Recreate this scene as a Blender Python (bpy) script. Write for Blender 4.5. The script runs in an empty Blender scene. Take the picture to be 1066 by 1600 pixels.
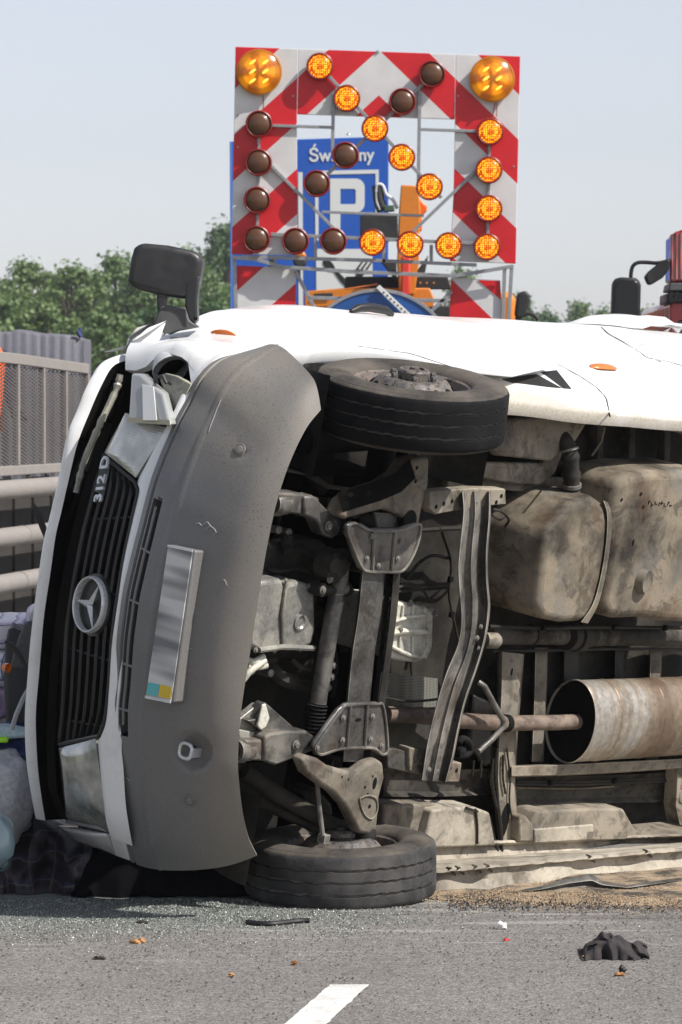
import bpy, bmesh, math, random
import numpy as np
from mathutils import Vector, Matrix, noise

random.seed(7)
rng = np.random.default_rng(7)
SC = bpy.context.scene
COL = SC.collection

# ------------------------------------------------------------------ camera
F, HC, HZ = 5600.0, 1.76, 640.0            # focal length in photo pixels, eye height, horizon row
PIT = math.atan((800 - HZ) / F)
cam_d = bpy.data.cameras.new('camera')
cam = bpy.data.objects.new('camera', cam_d)
COL.objects.link(cam)
cam.location = (0, 0, HC)
cam.rotation_euler = (math.pi / 2 - PIT, 0, 0)
cam_d.sensor_fit = 'VERTICAL'
cam_d.sensor_height = 36.0
cam_d.lens = F / 1600.0 * 36.0
cam_d.clip_start = 0.1
cam_d.clip_end = 6000
cam_d.dof.use_dof = True
cam_d.dof.focus_distance = 12.3
cam_d.dof.aperture_fstop = 13
SC.camera = cam

# ------------------------------------------------------------------ sky, sun, exposure
SUN = Vector((0.63, -0.28, 0.73)).normalized()
w = bpy.data.worlds.new('World')
SC.world = w
w.use_nodes = True
wn = w.node_tree.nodes
wl = w.node_tree.links
sky = wn.new('ShaderNodeTexSky')
sky.sky_type = 'NISHITA'
sky.sun_disc = False
sky.sun_elevation = math.asin(SUN.z)
sky.sun_rotation = math.atan2(SUN.x, SUN.y)
sky.air_density = 1.0
sky.dust_density = 0.8
sky.ozone_density = 1.0
hs = wn.new('ShaderNodeHueSaturation')
hs.inputs['Saturation'].default_value = 0.35
wl.new(sky.outputs[0], hs.inputs['Color'])
bg = wn['Background']
tint = wn.new('ShaderNodeMix'); tint.data_type = 'RGBA'; tint.blend_type = 'MULTIPLY'; tint.inputs[0].default_value = 1
tint.inputs[7].default_value = (1.02, 1.02, 1.10, 1)
wl.new(hs.outputs[0], tint.inputs[6]); wl.new(tint.outputs[2], bg.inputs['Color'])
bg.inputs['Strength'].default_value = 0.108
sd = bpy.data.lights.new('sun', 'SUN')
sun = bpy.data.objects.new('sun', sd)
COL.objects.link(sun)
sd.energy = 5.0
sd.angle = math.radians(0.6)
sd.color = (1.0, 0.955, 0.89)
sun.rotation_euler = (-SUN).to_track_quat('-Z', 'Y').to_euler()
SC.view_settings.view_transform = 'Standard'
SC.view_settings.look = 'None'
SC.view_settings.gamma = 1
SC.view_settings.use_curve_mapping = False
SC.view_settings.exposure = 0.34

# ------------------------------------------------------------------ where a pixel of the photo lies in the place
CPT, SPT = math.cos(PIT), math.sin(PIT)
EYE = Vector((0, 0, HC))
def ray(px, py):
    x = (px - 533) / F
    z = (800 - py) / F
    return Vector((x, CPT + z * SPT, -SPT + z * CPT))
def at(px, py, Y):                          # point at distance Y
    r = ray(px, py)
    return EYE + r * (Y / r.y)
def gnd(px, py, z=0.0):                     # point on the ground
    r = ray(px, py)
    return EYE + r * ((z - HC) / r.z)
# the van lies on its right side; a = metres behind the bumper, b = to its left (up in the photo), c = above its wheels' ground
VO = Vector((-.1681, 11.4978, .931))
VL = Vector((0.61777976, 0.78532624, -0.04013559))
VW = Vector((0.1724681, -0.08552169, 0.98129547))
VU = Vector((-0.76720461, 0.61314659, 0.1882773))
VS = 1.034                                   # the van's own scale
VO = EYE + (VO - EYE) * VS
VAN_M = Matrix(((-VL.x * VS, VW.x * VS, VU.x * VS, VO.x), (-VL.y * VS, VW.y * VS, VU.y * VS, VO.y), (-VL.z * VS, VW.z * VS, VU.z * VS, VO.z), (0, 0, 0, 1)))
VAN_I = VAN_M.inverted()
EYEL = VAN_I @ EYE
def loc(p):
    return VAN_I @ p
def plane(px, py, i, v):
    r = VAN_I.to_3x3() @ ray(px, py)
    return EYEL + r * ((v - EYEL[i]) / r[i])
def V(px, py, c):                           # on the plane c metres above the van's wheels' ground, never under the road
    p = plane(px, py, 2, c)
    q = VAN_M @ p
    if q.z < .014: return loc(gnd(px, py, .014))
    return p
def VA(px, py, a):
    return plane(px, py, 0, -a)
def VB(px, py, b):
    return plane(px, py, 1, b)
def plan(b):
    b = abs(b)
    return -.03 + .07 * (b / .56) ** 2 + 2.2 * max(0, b - .65) ** 2
def front(b, c):
    return plan(b) + .30 * max(0, c - .74) + .012
def VF(px, py, off=0.0):                    # on the van's nose
    a = .1
    for _ in range(14):
        p = VA(px, py, a)
        a = .5 * a + .5 * (front(max(-.95, min(.95, p.y)), max(.5, min(1.25, p.z))) + off)
    return VA(px, py, a)
def PX(p):                                  # van point -> photo pixel
    d = VAN_M @ Vector(p) - EYE
    y = d.y * CPT - d.z * SPT
    z = d.y * SPT + d.z * CPT
    return 533 + F * d.x / y, 800 - F * z / y

# ------------------------------------------------------------------ building helpers
def empty(name, loc=(0, 0, 0), rotz=0, M=None):
    o = bpy.data.objects.new(name, None)
    o.empty_display_size = .2
    COL.objects.link(o)
    if M is not None:
        o.matrix_world = M
    else:
        o.location = loc
        o.rotation_euler = (0, 0, rotz)
    return o
def tag(o, label=None, cat=None, group=None, kind=None):
    if label: o['label'] = label
    if cat: o['category'] = cat
    if group: o['group'] = group
    if kind: o['kind'] = kind
    return o
class MB:
    def __init__(s):
        s.v = []; s.f = []; s.m = []; s.cur = 0
    def add(s, vs, fs, m=None):
        k = len(s.v)
        s.v += [tuple(x) for x in vs]
        s.f += [tuple(i + k for i in f) for f in fs]
        s.m += [s.cur if m is None else m] * len(fs)
        return s
    def box(s, c, sz, R=None, m=None):
        vs = []
        for x in (-.5, .5):
            for y in (-.5, .5):
                for z in (-.5, .5):
                    p = Vector((x * sz[0], y * sz[1], z * sz[2]))
                    if R is not None: p = R @ p
                    vs.append(p + Vector(c))
        return s.add(vs, [(0, 1, 3, 2), (4, 6, 7, 5), (0, 4, 5, 1), (2, 3, 7, 6), (0, 2, 6, 4), (1, 5, 7, 3)], m)
    def prism(s, pts, d, m=None, taper=0.0):          # outline (Vectors) pushed by vector d
        n = len(pts)
        pts = [Vector(p) for p in pts]
        ce = sum(pts, Vector()) / n
        top = [p + d + (ce - p) * taper for p in pts]
        fs = [tuple(range(n)), tuple(range(2 * n - 1, n - 1, -1))]
        fs += [(i, i + n, (i + 1) % n + n, (i + 1) % n) for i in range(n)]
        return s.add(pts + top, fs, m)
    def grid(s, rows, m=None, closed=False):
        n = len(rows[0]); k = len(rows)
        vs = [p for r in rows for p in r]
        fs = []
        for i in range(k - 1):
            for j in range(n if closed else n - 1):
                j2 = (j + 1) % n
                fs.append((i * n + j, i * n + j2, (i + 1) * n + j2, (i + 1) * n + j))
        return s.add(vs, fs, m)
    def tube(s, path, r, n=10, m=None, cap=True):
        path = [Vector(p) for p in path]
        rr = r if isinstance(r, (list, tuple)) else [r] * len(path)
        rows = []
        t0 = (path[1] - path[0]).normalized()
        up = Vector((0, 0, 1)) if abs(t0.z) < .9 else Vector((1, 0, 0))
        x = t0.cross(up).normalized()
        for i, p in enumerate(path):
            t = (path[min(i + 1, len(path) - 1)] - path[max(i - 1, 0)])
            if t.length < 1e-9: t = t0
            t = t.normalized()
            x = (x - t * x.dot(t)).normalized()
            y = t.cross(x)
            rows.append([p + (x * math.cos(a) + y * math.sin(a)) * rr[i] for a in (2 * math.pi * j / n for j in range(n))])
        s.grid(rows, m, closed=True)
        if cap:
            s.add(rows[0], [tuple(range(n))], m)
            s.add(rows[-1], [tuple(range(n - 1, -1, -1))], m)
        return s
    def lathe(s, o, ax, prof, n=32, m=None, fn=None, ref=None):   # prof: (radius, height along ax)
        o = Vector(o); ax = Vector(ax).normalized()
        ref = Vector(ref) if ref is not None else (Vector((1, 0, 0)) if abs(ax.x) < .8 else Vector((0, 1, 0)))
        x = (ref - ax * ref.dot(ax)).normalized(); y = ax.cross(x)
        rows = []
        for i, (r, h) in enumerate(prof):
            row = []
            for j in range(n):
                a = 2 * math.pi * j / n
                hh, r2 = (h, r) if fn is None else fn(i, a, r, h)
                row.append(o + (x * math.cos(a) + y * math.sin(a)) * r2 + ax * hh)
            rows.append(row)
        return s.grid(rows, m, closed=True)
    def build(s, name, mats, parent=None, smooth=40, bevel=0, solid=0, sub=0, seg=2):
        me = bpy.data.meshes.new(name)
        me.from_pydata(s.v, [], s.f)
        if not isinstance(mats, (list, tuple)): mats = [mats]
        for q in mats: me.materials.append(q)
        if len(mats) > 1: me.polygons.foreach_set('material_index', s.m)
        bm = bmesh.new(); bm.from_mesh(me)
        bmesh.ops.remove_doubles(bm, verts=bm.verts, dist=1e-5)
        bmesh.ops.recalc_face_normals(bm, faces=bm.faces)
        bm.to_mesh(me); bm.free()
        return finish(me, name, parent, smooth, bevel, solid, sub, seg)
def finish(me, name, parent=None, smooth=40, bevel=0, solid=0, sub=0, seg=2):
    if smooth:
        me.polygons.foreach_set('use_smooth', [True] * len(me.polygons))
        if smooth < 180: me.set_sharp_from_angle(angle=math.radians(smooth))
    o = bpy.data.objects.new(name, me)
    COL.objects.link(o)
    if parent is not None: o.parent = parent
    if solid:
        md = o.modifiers.new('thick', 'SOLIDIFY'); md.thickness = abs(solid); md.offset = 1 if solid > 0 else -1
    if bevel:
        md = o.modifiers.new('bevel', 'BEVEL'); md.width = bevel; md.segments = seg; md.limit_method = 'ANGLE'; md.angle_limit = math.radians(35)
    if sub:
        md = o.modifiers.new('sub', 'SUBSURF'); md.levels = sub; md.render_levels = sub
    return o
def again(o, parent=None, M=None, name=None):         # another instance sharing the mesh
    c = o.copy(); COL.objects.link(c)
    c.parent = parent
    if M is not None: c.matrix_local = M
    return c
def crom(pts, n):                                      # smooth curve through points (any dimension)
    P = np.array(pts, float)
    P = np.vstack([2 * P[0] - P[1], P, 2 * P[-1] - P[-2]])
    seg = len(pts) - 1
    out = []
    for u in np.linspace(0, seg - 1e-9, n):
        i = int(u); t = u - i
        p0, p1, p2, p3 = P[i:i + 4]
        out.append(.5 * ((2 * p1) + (-p0 + p2) * t + (2 * p0 - 5 * p1 + 4 * p2 - p3) * t * t + (-p0 + 3 * p1 - 3 * p2 + p3) * t ** 3))
    return np.array(out)
def resample(pts, n):                                  # even spacing along a polyline
    P = np.array(pts, float)
    d = np.r_[0, np.cumsum(np.linalg.norm(np.diff(P, axis=0), axis=1))]
    u = np.linspace(0, d[-1], n)
    return np.array([np.interp(u, d, P[:, k]) for k in range(P.shape[1])]).T

# ------------------------------------------------------------------ materials
MAT = {}
def mk(name):
    m = bpy.data.materials.new(name); m.use_nodes = True
    MAT[name] = m
    nt = m.node_tree
    return m, nt.nodes, nt.links, nt.nodes['Principled BSDF']
def N(nodes, t, **kw):
    n = nodes.new(t)
    for k, v in kw.items():
        if k in n.inputs.keys(): n.inputs[k].default_value = v
        else: setattr(n, k, v)
    return n
def ramp(nodes, links, src, stops):
    r = nodes.new('ShaderNodeValToRGB')
    e = r.color_ramp.elements
    while len(e) < len(stops): e.new(.5)
    for i, (p, c) in enumerate(stops):
        e[i].position = p
        e[i].color = (c[0], c[1], c[2], 1) if isinstance(c, (tuple, list)) else (c, c, c, 1)
    links.new(src, r.inputs[0])
    return r.outputs[0]
def mixc(nodes, links, fac, a, b, mode='MIX'):
    n = nodes.new('ShaderNodeMix'); n.data_type = 'RGBA'; n.blend_type = mode
    def put(sock, v):
        if isinstance(v, (tuple, list)): sock.default_value = (v[0], v[1], v[2], 1)
        elif isinstance(v, (int, float)): sock.default_value = v
        else: links.new(v, sock)
    put(n.inputs[0], fac); put(n.inputs[6], a); put(n.inputs[7], b)
    return n.outputs[2]
def math_(nodes, links, op, a, b=None, c=None):
    n = nodes.new('ShaderNodeMath'); n.operation = op
    for i, v in enumerate((a, b, c)):
        if v is None: continue
        if isinstance(v, (int, float)): n.inputs[i].default_value = v
        else: links.new(v, n.inputs[i])
    return n.outputs[0]
def grime(name, base, dust=None, amt=.5, rough=.6, metal=0.0, scale=6.0, fine=60.0, bump=.15, var=.35, coat=0, z=None, spec=.5, stain=0.0, speck=0.0, rust=0.0, edge=None):
    """paint, plastic or metal with dust patches, fine mottling and relief; z=(lo,hi,amount) adds dirt below a height of the thing"""
    m, n, l, p = mk(name)
    tc = N(n, 'ShaderNodeTexCoord')
    n1 = N(n, 'ShaderNodeTexNoise', Scale=scale, Detail=6.0, Roughness=.62)
    n2 = N(n, 'ShaderNodeTexNoise', Scale=fine, Detail=4.0, Roughness=.6)
    n3 = N(n, 'ShaderNodeTexNoise', Scale=scale * .35, Detail=2.0)
    for q in (n1, n2, n3): l.new(tc.outputs['Object'], q.inputs['Vector'])
    col = base
    v = ramp(n, l, n2.outputs[0], [(.3, 1 - var), (.7, 1 + var * .4)])
    col = mixc(n, l, 1.0, base, v, 'MULTIPLY')
    fac = None
    if dust:
        lo = .66 - amt * .30
        s = math_(n, l, 'ADD', math_(n, l, 'MULTIPLY', n1.outputs[0], .65), math_(n, l, 'MULTIPLY', n3.outputs[0], .35))
        fac = ramp(n, l, s, [(max(0, lo - .10), 0.0), (min(1, lo + .10), min(1, .40 + amt * .7))])
        if z:
            sp = N(n, 'ShaderNodeSeparateXYZ'); l.new(tc.outputs['Object'], sp.inputs[0])
            mr = N(n, 'ShaderNodeMapRange'); mr.clamp = True
            zz = math_(n, l, 'ADD', sp.outputs[z[3] if len(z) > 3 else 2], math_(n, l, 'MULTIPLY', math_(n, l, 'SUBTRACT', n1.outputs[0], .5), z[4] if len(z) > 4 else .25))
            l.new(zz, mr.inputs[0]); mr.inputs[1].default_value = z[1]; mr.inputs[2].default_value = z[0]
            mr.inputs[3].default_value = 0; mr.inputs[4].default_value = z[2]
            fac = math_(n, l, 'MAXIMUM', fac, mr.outputs[0])
            fac = math_(n, l, 'MULTIPLY', fac, ramp(n, l, n2.outputs[0], [(.25, .55), (.6, 1.0)]))
        col = mixc(n, l, fac, col, dust)
    if stain:
        n4 = N(n, 'ShaderNodeTexNoise', Scale=scale * 2.4, Detail=7.0, Roughness=.7, Distortion=.6); l.new(tc.outputs['Object'], n4.inputs['Vector'])
        sf = ramp(n, l, n4.outputs[0], [(.51, 0.0), (.60, stain)])
        col = mixc(n, l, sf, col, (.022, .018, .014))
    if rust:
        n5 = N(n, 'ShaderNodeTexNoise', Scale=scale * 1.1, Detail=6.0, Roughness=.65); n5.noise_dimensions = '4D'; n5.inputs['W'].default_value = 3.7
        l.new(tc.outputs['Object'], n5.inputs['Vector'])
        col = mixc(n, l, ramp(n, l, n5.outputs[0], [(.53, 0.0), (.64, rust)]), col, (.085, .045, .024))
        col = mixc(n, l, ramp(n, l, n5.outputs[0], [(.36, rust * .8), (.45, 0.0)]), col, (.15, .15, .145))
    if speck:
        vs_ = N(n, 'ShaderNodeTexVoronoi', Scale=85.0); l.new(tc.outputs['Object'], vs_.inputs['Vector'])
        sf = math_(n, l, 'MULTIPLY', ramp(n, l, vs_.outputs['Distance'], [(.10, 1.0), (.20, 0.0)]), ramp(n, l, n1.outputs[0], [(.48, 0.0), (.62, speck)]))
        col = mixc(n, l, sf, col, (.03, .025, .02))
    if edge:                                # paint and dust rubbed off the edges
        bv = N(n, 'ShaderNodeBevel'); bv.samples = 4; bv.inputs['Radius'].default_value = .007
        ge = N(n, 'ShaderNodeNewGeometry'); dt = N(n, 'ShaderNodeVectorMath'); dt.operation = 'DOT_PRODUCT'
        l.new(bv.outputs[0], dt.inputs[0]); l.new(ge.outputs['Normal'], dt.inputs[1])
        ef = math_(n, l, 'MULTIPLY', ramp(n, l, dt.outputs['Value'], [(.82, .85), (.985, 0.0)]), ramp(n, l, n1.outputs[0], [(.38, .25), (.58, 1.0)]))
        col = mixc(n, l, ef, col, edge)
    l.new(col, p.inputs['Base Color'])
    p.inputs['Metallic'].default_value = metal
    p.inputs['Specular IOR Level'].default_value = spec
    rg = ramp(n, l, n1.outputs[0], [(.3, max(.05, rough - .1)), (.7, min(1, rough + .15))])
    if fac is not None:
        rg2 = n.new('ShaderNodeMix'); l.new(fac, rg2.inputs[0]); l.new(rg, rg2.inputs[2]); rg2.inputs[3].default_value = .9
        rg = rg2.outputs[0]
        if metal:
            mm = math_(n, l, 'MULTIPLY', math_(n, l, 'SUBTRACT', 1.0, fac), metal); l.new(mm, p.inputs['Metallic'])
    l.new(rg, p.inputs['Roughness'])
    if coat: p.inputs['Coat Weight'].default_value = coat; p.inputs['Coat Roughness'].default_value = .08
    if bump:
        b = N(n, 'ShaderNodeBump', Strength=bump, Distance=.004)
        h = math_(n, l, 'ADD', n2.outputs[0], math_(n, l, 'MULTIPLY', n1.outputs[0], 1.5))
        l.new(h, b.inputs['Height']); l.new(b.outputs[0], p.inputs['Normal'])
    return m
def plain(name, col, rough=.5, metal=0, emit=None, es=1.0, coat=0, trans=0, ior=1.45):
    m, n, l, p = mk(name)
    p.inputs['Base Color'].default_value = (*col, 1)
    p.inputs['Roughness'].default_value = rough
    p.inputs['Metallic'].default_value = metal
    p.inputs['IOR'].default_value = ior
    if coat: p.inputs['Coat Weight'].default_value = coat
    if trans: p.inputs['Transmission Weight'].default_value = trans
    if emit: p.inputs['Emission Color'].default_value = (*emit, 1); p.inputs['Emission Strength'].default_value = es
    return m
DUST = (.30, .255, .195)
PALE = (.42, .37, .29)
grime('white_paint', (.80, .80, .79), PALE, .10, .28, 0, 3.0, 90, .02, .05, coat=.5, z=(.30, .50, .95, 2, .35), speck=.5)
grime('white_nose', (.74, .745, .74), PALE, .12, .3, 0, 9.0, 160, .02, .06, coat=.4)
grime('bumper_plastic', (.150, .149, .149), (.225, .195, .152), .30, .38, 0, 1.9, 130, .12, .16, z=(.16, .44, .80, 2, .30), speck=.9, spec=.5)
grime('slot_black', (.006, .006, .006), None, 0, .7, bump=0, spec=.12)
grime('black_plastic', (.016, .016, .0175), (.07, .066, .062), .2, .42, 0, 5, 120, .06, .2, spec=.35)
grime('cavity_black', (.004, .0038, .0036), (.012, .011, .009), .3, .9, 0, 5, 40, .2, .3, spec=.05)
grime('dark_steel', (.016, .0155, .015), (.075, .066, .052), .38, .6, 0, 7, 60, .25, .4, spec=.25, stain=.6)
grime('under_steel', (.095, .094, .091), (.245, .225, .19), .48, .34, .45, 5.0, 70, .2, .45, stain=.55, rust=.35, edge=(.46, .44, .39))
grime('dusty_panel', (.09, .078, .062), (.30, .26, .198), .58, .8, 0, 4.5, 55, .3, .4, stain=.55, speck=.5, rust=.5, edge=(.46, .41, .32))
grime('dusty_grey', (.035, .033, .030), (.13, .118, .096), .5, .8, 0, 3.5, 50, .3, .4, spec=.2, stain=.8)
grime('pale_sill', (.22, .195, .155), (.48, .43, .345), .62, .8, 0, 4.5, 50, .35, .4, stain=.45, speck=.7, rust=.25)
grime('tank_plastic', (.036, .031, .025), (.275, .23, .168), .60, .7, 0, 4.2, 42, .45, .62, spec=.3, stain=.55, speck=.7, rust=.5)
grime('muffler_steel', (.42, .39, .345), (.27, .19, .12), .50, .32, .75, 1.8, 60, .06, .2, stain=.25)
grime('rust_pipe', (.13, .092, .070), (.27, .21, .165), .45, .65, .1, 7, 80, .2, .4, stain=.5)
grime('cast_alloy', (.24, .235, .215), (.42, .40, .31), .45, .42, .3, 5, 70, .3, .35, stain=.25)
grime('bright_alloy', (.62, .60, .52), (.42, .38, .27), .35, .45, .1, 8, 70, .25, .25, stain=.3)
grime('tyre_rubber', (.0085, .0085, .0095), (.030, .029, .028), .22, .8, 0, 7, 110, .25, .4, spec=.15)
grime('rim_steel', (.12, .115, .11), (.20, .15, .115), .45, .5, .3, 18, 90, .2, .4, stain=.9)
grime('chrome_grey', (.62, .63, .64), (.25, .24, .22), .2, .28, .35, 20, 90, .05, .12)
grime('frame_steel', (.33, .335, .345), (.22, .2, .18), .25, .45, .5, 3, 30, .05, .2)
grime('oil_black', (.010, .009, .008), None, 0, .25, bump=.2, fine=40)
grime('floor_black', (.018, .017, .0155), (.085, .078, .064), .42, .85, 0, 3.0, 50, .3, .4, spec=.15, stain=.8)
grime('tyre_side', (.040, .037, .034), (.12, .105, .088), .55, .85, 0, 8, 110, .3, .4, spec=.2)
grime('tyre_groove', (.10, .095, .088), (.2, .19, .17), .5, .9, 0, 30, 110, .1, .4, spec=.1)

m, n_, l_, p_ = mk('muffler_steel')                     # bare aluminised steel with heat and mud bands round the drum
tc = N(n_, 'ShaderNodeTexCoord'); mp_ = N(n_, 'ShaderNodeMapping'); mp_.inputs['Scale'].default_value = (5.5, .9, .9); l_.new(tc.outputs['Object'], mp_.inputs[0])
k1 = N(n_, 'ShaderNodeTexNoise', Scale=1.0, Detail=5.0, Roughness=.55, Distortion=.5); l_.new(mp_.outputs[0], k1.inputs[0])
k2 = N(n_, 'ShaderNodeTexNoise', Scale=46.0, Detail=4.0); l_.new(tc.outputs['Object'], k2.inputs[0])
k3 = N(n_, 'ShaderNodeTexNoise', Scale=7.0, Detail=6.0, Roughness=.65); l_.new(tc.outputs['Object'], k3.inputs[0])
cc_ = ramp(n_, l_, k1.outputs[0], [(.36, (.24, .17, .115)), (.46, (.36, .285, .21)), (.54, (.50, .47, .42)), (.66, (.30, .235, .17))])
cc_ = mixc(n_, l_, ramp(n_, l_, k3.outputs[0], [(.50, 0.0), (.64, .6)]), cc_, (.12, .095, .07))
cc_ = mixc(n_, l_, 1.0, cc_, ramp(n_, l_, k2.outputs[0], [(.3, .75), (.7, 1.1)]), 'MULTIPLY')
l_.new(cc_, p_.inputs['Base Color']); p_.inputs['Metallic'].default_value = .6
l_.new(ramp(n_, l_, k3.outputs[0], [(.35, .26), (.65, .55)]), p_.inputs['Roughness'])
# ================================================================== THE VAN
van = empty('overturned_van', M=VAN_M)
tag(van, 'white van with grey bumper lying overturned on its side, underbody facing the camera', 'van')

# ---- the upper (left) side of the body
FE = np.array([(.28, .905), (.50, .925), (.72, .935), (.85, .932), (.95, .92), (1.05, .90), (1.2, .862), (1.35, .80)])   # c, b of the front edge
BW = np.array([(.3, .93), (.9, .985), (1.5, 1.045), (2.5, 1.066), (3.5, 1.09), (5.4, 1.09)])                              # a, waist b
def bside(a, c):
    k = min(1, max(0, (c - .30) / .9))
    sill = .872 - .02 * min(1, max(0, (a - 1.3) / 1.2))
    rear = sill + (np.interp(a, BW[:, 0], BW[:, 1]) - sill) * math.sin(k * math.pi / 2) ** .8
    if c > 1.25: rear -= .25 * (c - 1.25) ** 2 + .05 * (c - 1.25)
    fr = np.interp(c, FE[:, 0], FE[:, 1])
    t = min(1, max(0, (a - .32) / .65)); t = t * t * (3 - 2 * t)
    dent = .012 * noise.noise(Vector((a * 1.1, c * 1.3, 4.2))) + .006 * noise.noise(Vector((a * 3.1, c * 3.3, 1.2)))
    return fr * (1 - t) + rear * t + dent * t
def afront(c):
    return float(np.interp(c, [.28, .72, .80, .90, 1.05, 1.2, 1.35], [.50, .474, .44, .40, .36, .345, .36]))
def clow(a):
    if a < .474: return .72
    d = .43 ** 2 - (a - .905) ** 2
    arch = .33 + math.sqrt(d) if d > 0 else 0
    if a < .905: return max(.72, arch)
    return max(.285 + .012 * noise.noise(Vector((a * 4, 0, 0))), arch)
def S(a, c): return Vector((-a, bside(a, c), c))
mb = MB()
cols = list(np.linspace(0, 1, 150))
rows = []
NA, NC = 170, 34
for i in range(NA):
    u = i / (NA - 1)
    row = []
    a_c = .345 + (5.3 - .345) * u ** 1.5
    top = float(np.interp(a_c, [.3, 1.0, 1.5, 2.2, 5.3], [1.33, 1.36, 1.6, 1.9, 1.9]))
    for j in range(NC):
        v = j / (NC - 1)
        c = clow(a_c) + (top - clow(a_c)) * v ** 1.2
        a = max(a_c, afront(c)) if a_c < .6 else a_c
        row.append(S(a, c))
    # folded inner lip
    p = row[0]
    row = [p + Vector((0, -.05, .012)), p + Vector((0, -.012, -.004))] + row
    rows.append(row)
mb.grid(rows)
side = mb.build('side_panel', MAT['white_paint'], van, smooth=55)

# ---- front wing with the torn-out lamp hole
def wing_pt(px, py, c): return V(px, py, c)
mb = MB()
top = [S(afront(c), c) + Vector((.004, .001, 0)) for c in (.73, .76, .80, .84, .88, .92, .96, 1.0, 1.05, 1.1, 1.15, 1.2)]
low = [(392, 552, .712), (333, 564, .72), (312, 583, .725), (299, 600, .735), (294, 566, .87), (284, 558, .90), (266, 552.5, .97), (250, 557, 1.01), (238, 563, 1.03), (228, 573, 1.05), (212, 579, 1.09), (196, 578, 1.14)]
low = [wing_pt(*q) for q in low]
rows = []
for i in range(len(top)):
    r = []
    for k in range(7):
        t = k / 6
        p = top[i].lerp(low[i], t)
        p += Vector((.5, .5, 0)).normalized() * .035 * min(1, i / 4) * math.sin(math.pi * t) * (1 - .5 * i / 11)
        r.append(p)
    r.append(low[i] + Vector((-.03, -.01, 0)))
    rows.append(r)
mb.grid(rows)
mb.build('front_wing', MAT['white_nose'], van, smooth=60)
# strip closing the wing below the lamp hole
mb = MB()
mb.prism([wing_pt(*q) for q in ((299, 600, .73), (275, 587, .83), (258, 583, .90), (249, 592, .9), (268, 640, .80), (284, 632, .735))], Vector((-.02, 0, 0)))
mb.build('lamp_bracket', MAT['cast_alloy'], van, bevel=.003)
mb = MB()
for q in range(5):
    x0 = 246 + q * 9; y0 = 590 + q * 3
    mb.tube([V(x0, y0, .92), V(x0 + 9, y0 - 3 + (q % 2) * 8, .85), V(x0 + 14, y0 + 9, .83)], .006, 6)
mb.build('broken_clip', MAT['black_plastic'], van)
# crumpled sheet ends at the screen pillar
mb = MB()
for (pts, c) in (([(203, 548), (206, 535), (232, 512), (262, 500), (262, 520), (230, 548)], 1.22), ([(199, 548), (204, 527), (214, 512), (240, 504), (236, 520), (212, 540)], 1.30), ([(197, 560), (200, 544), (215, 538), (222, 552)], 1.26)):
    mb.prism([V(x, y, c + .05 * math.sin(k * 2.1)) for k, (x, y) in enumerate(pts)], Vector((0, -.008, .01)))
mb.build('torn_sheet', MAT['white_nose'], van, smooth=0, bevel=.002)

# ---- side details: indicators, seam, flap, handle, roof-side crumple
def on_side(px, py, lift=0.0):
    b = .95
    for _ in range(25):
        p = VB(px, py, b)
        a, c = -p.x, p.z
        if not (0 < a < 6 and 0 < c < 2.2): c = min(2, max(.2, c)); a = min(6, max(.3, a))
        b = .6 * b + .4 * (bside(a, c) + lift)
    return VB(px, py, b)
def on_side2(px, py, lift=0.0):             # march along the ray until it meets the side
    r = (VAN_I.to_3x3() @ ray(px, py))
    last = None
    for k in range(900):
        y = 10.6 + k * .006
        p = EYEL + r * (y / ray(px, py).y)
        a, c = -p.x, p.z
        if c > .2 and a > .2:
            d = p.y - (bside(a, min(2, c)) + lift)
            if last is not None and last > 0 >= d: return p
            last = d
    return on_side(px, py, lift)
def lens(px0, px1, py, h, name, mat):
    a0, a1 = on_side2(px0, py), on_side2(px1, py + 2)
    d = (a1 - a0); n = 14
    mb = MB(); rows = []
    for i in range(9):
        t = i / 8
        o = a0 + d * t
        wdt = h * math.sqrt(max(.02, 1 - (2 * t - 1) ** 4))
        rows.append([o + Vector((0, .018 * math.sin(math.pi * k / 8) * math.sqrt(max(.03, 1 - (2 * t - 1) ** 2)), wdt * math.cos(math.pi * k / 8))) for k in range(9)])
    mb.grid(rows)
    return mb.build(name, mat, van, smooth=80)
amber = plain('amber_plastic', (.62, .16, .02), .25, coat=.6)
lens(335, 363, 522, .035, 'side_indicator', amber)
lens(922, 961, 574, .03, 'side_marker', amber)
seam_m = MAT['slot_black']
def seam(pts, r=.004):
    mb = MB()
    path = [on_side2(x, y, -.001) for x, y in resample(pts, 24)]
    path = [p + Vector((0, .002 * noise.noise(p * 9), 0)) for p in path]
    mb.tube(path, r, 6)
    return mb.build('seam', seam_m, van)
seam([(930, 502), (950, 522), (975, 536), (1003, 553), (1010, 560), (1030, 562), (1066, 572)], .0035)
seam([(872, 570), (905, 588), (932, 606), (947, 622), (953, 650)], .0035)
seam([(556, 541), (640, 553), (700, 572), (742, 583)], .003)
mb = MB()
p = [on_side2(x, y, l) for x, y, l in ((700, 577, .02), (770, 583, .05), (800, 586, .06), (868, 571, .035), (840, 570, .012), (760, 572, .012), (712, 572, .01))]
mb.prism(p, Vector((0, -.008, .0)))
mb.build('bent_flap', MAT['white_nose'], van, smooth=0, bevel=.002)
mb = MB()
for q in (((785, 592), (838, 584), (878, 606), (800, 597)), ((846, 581), (870, 578), (893, 607), (880, 606))):
    mb.prism([on_side2(x, y, .003) for x, y in q], Vector((0, -.01, 0)))
mb.build('torn_opening', MAT['dark_steel'], van, smooth=0)
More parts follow.
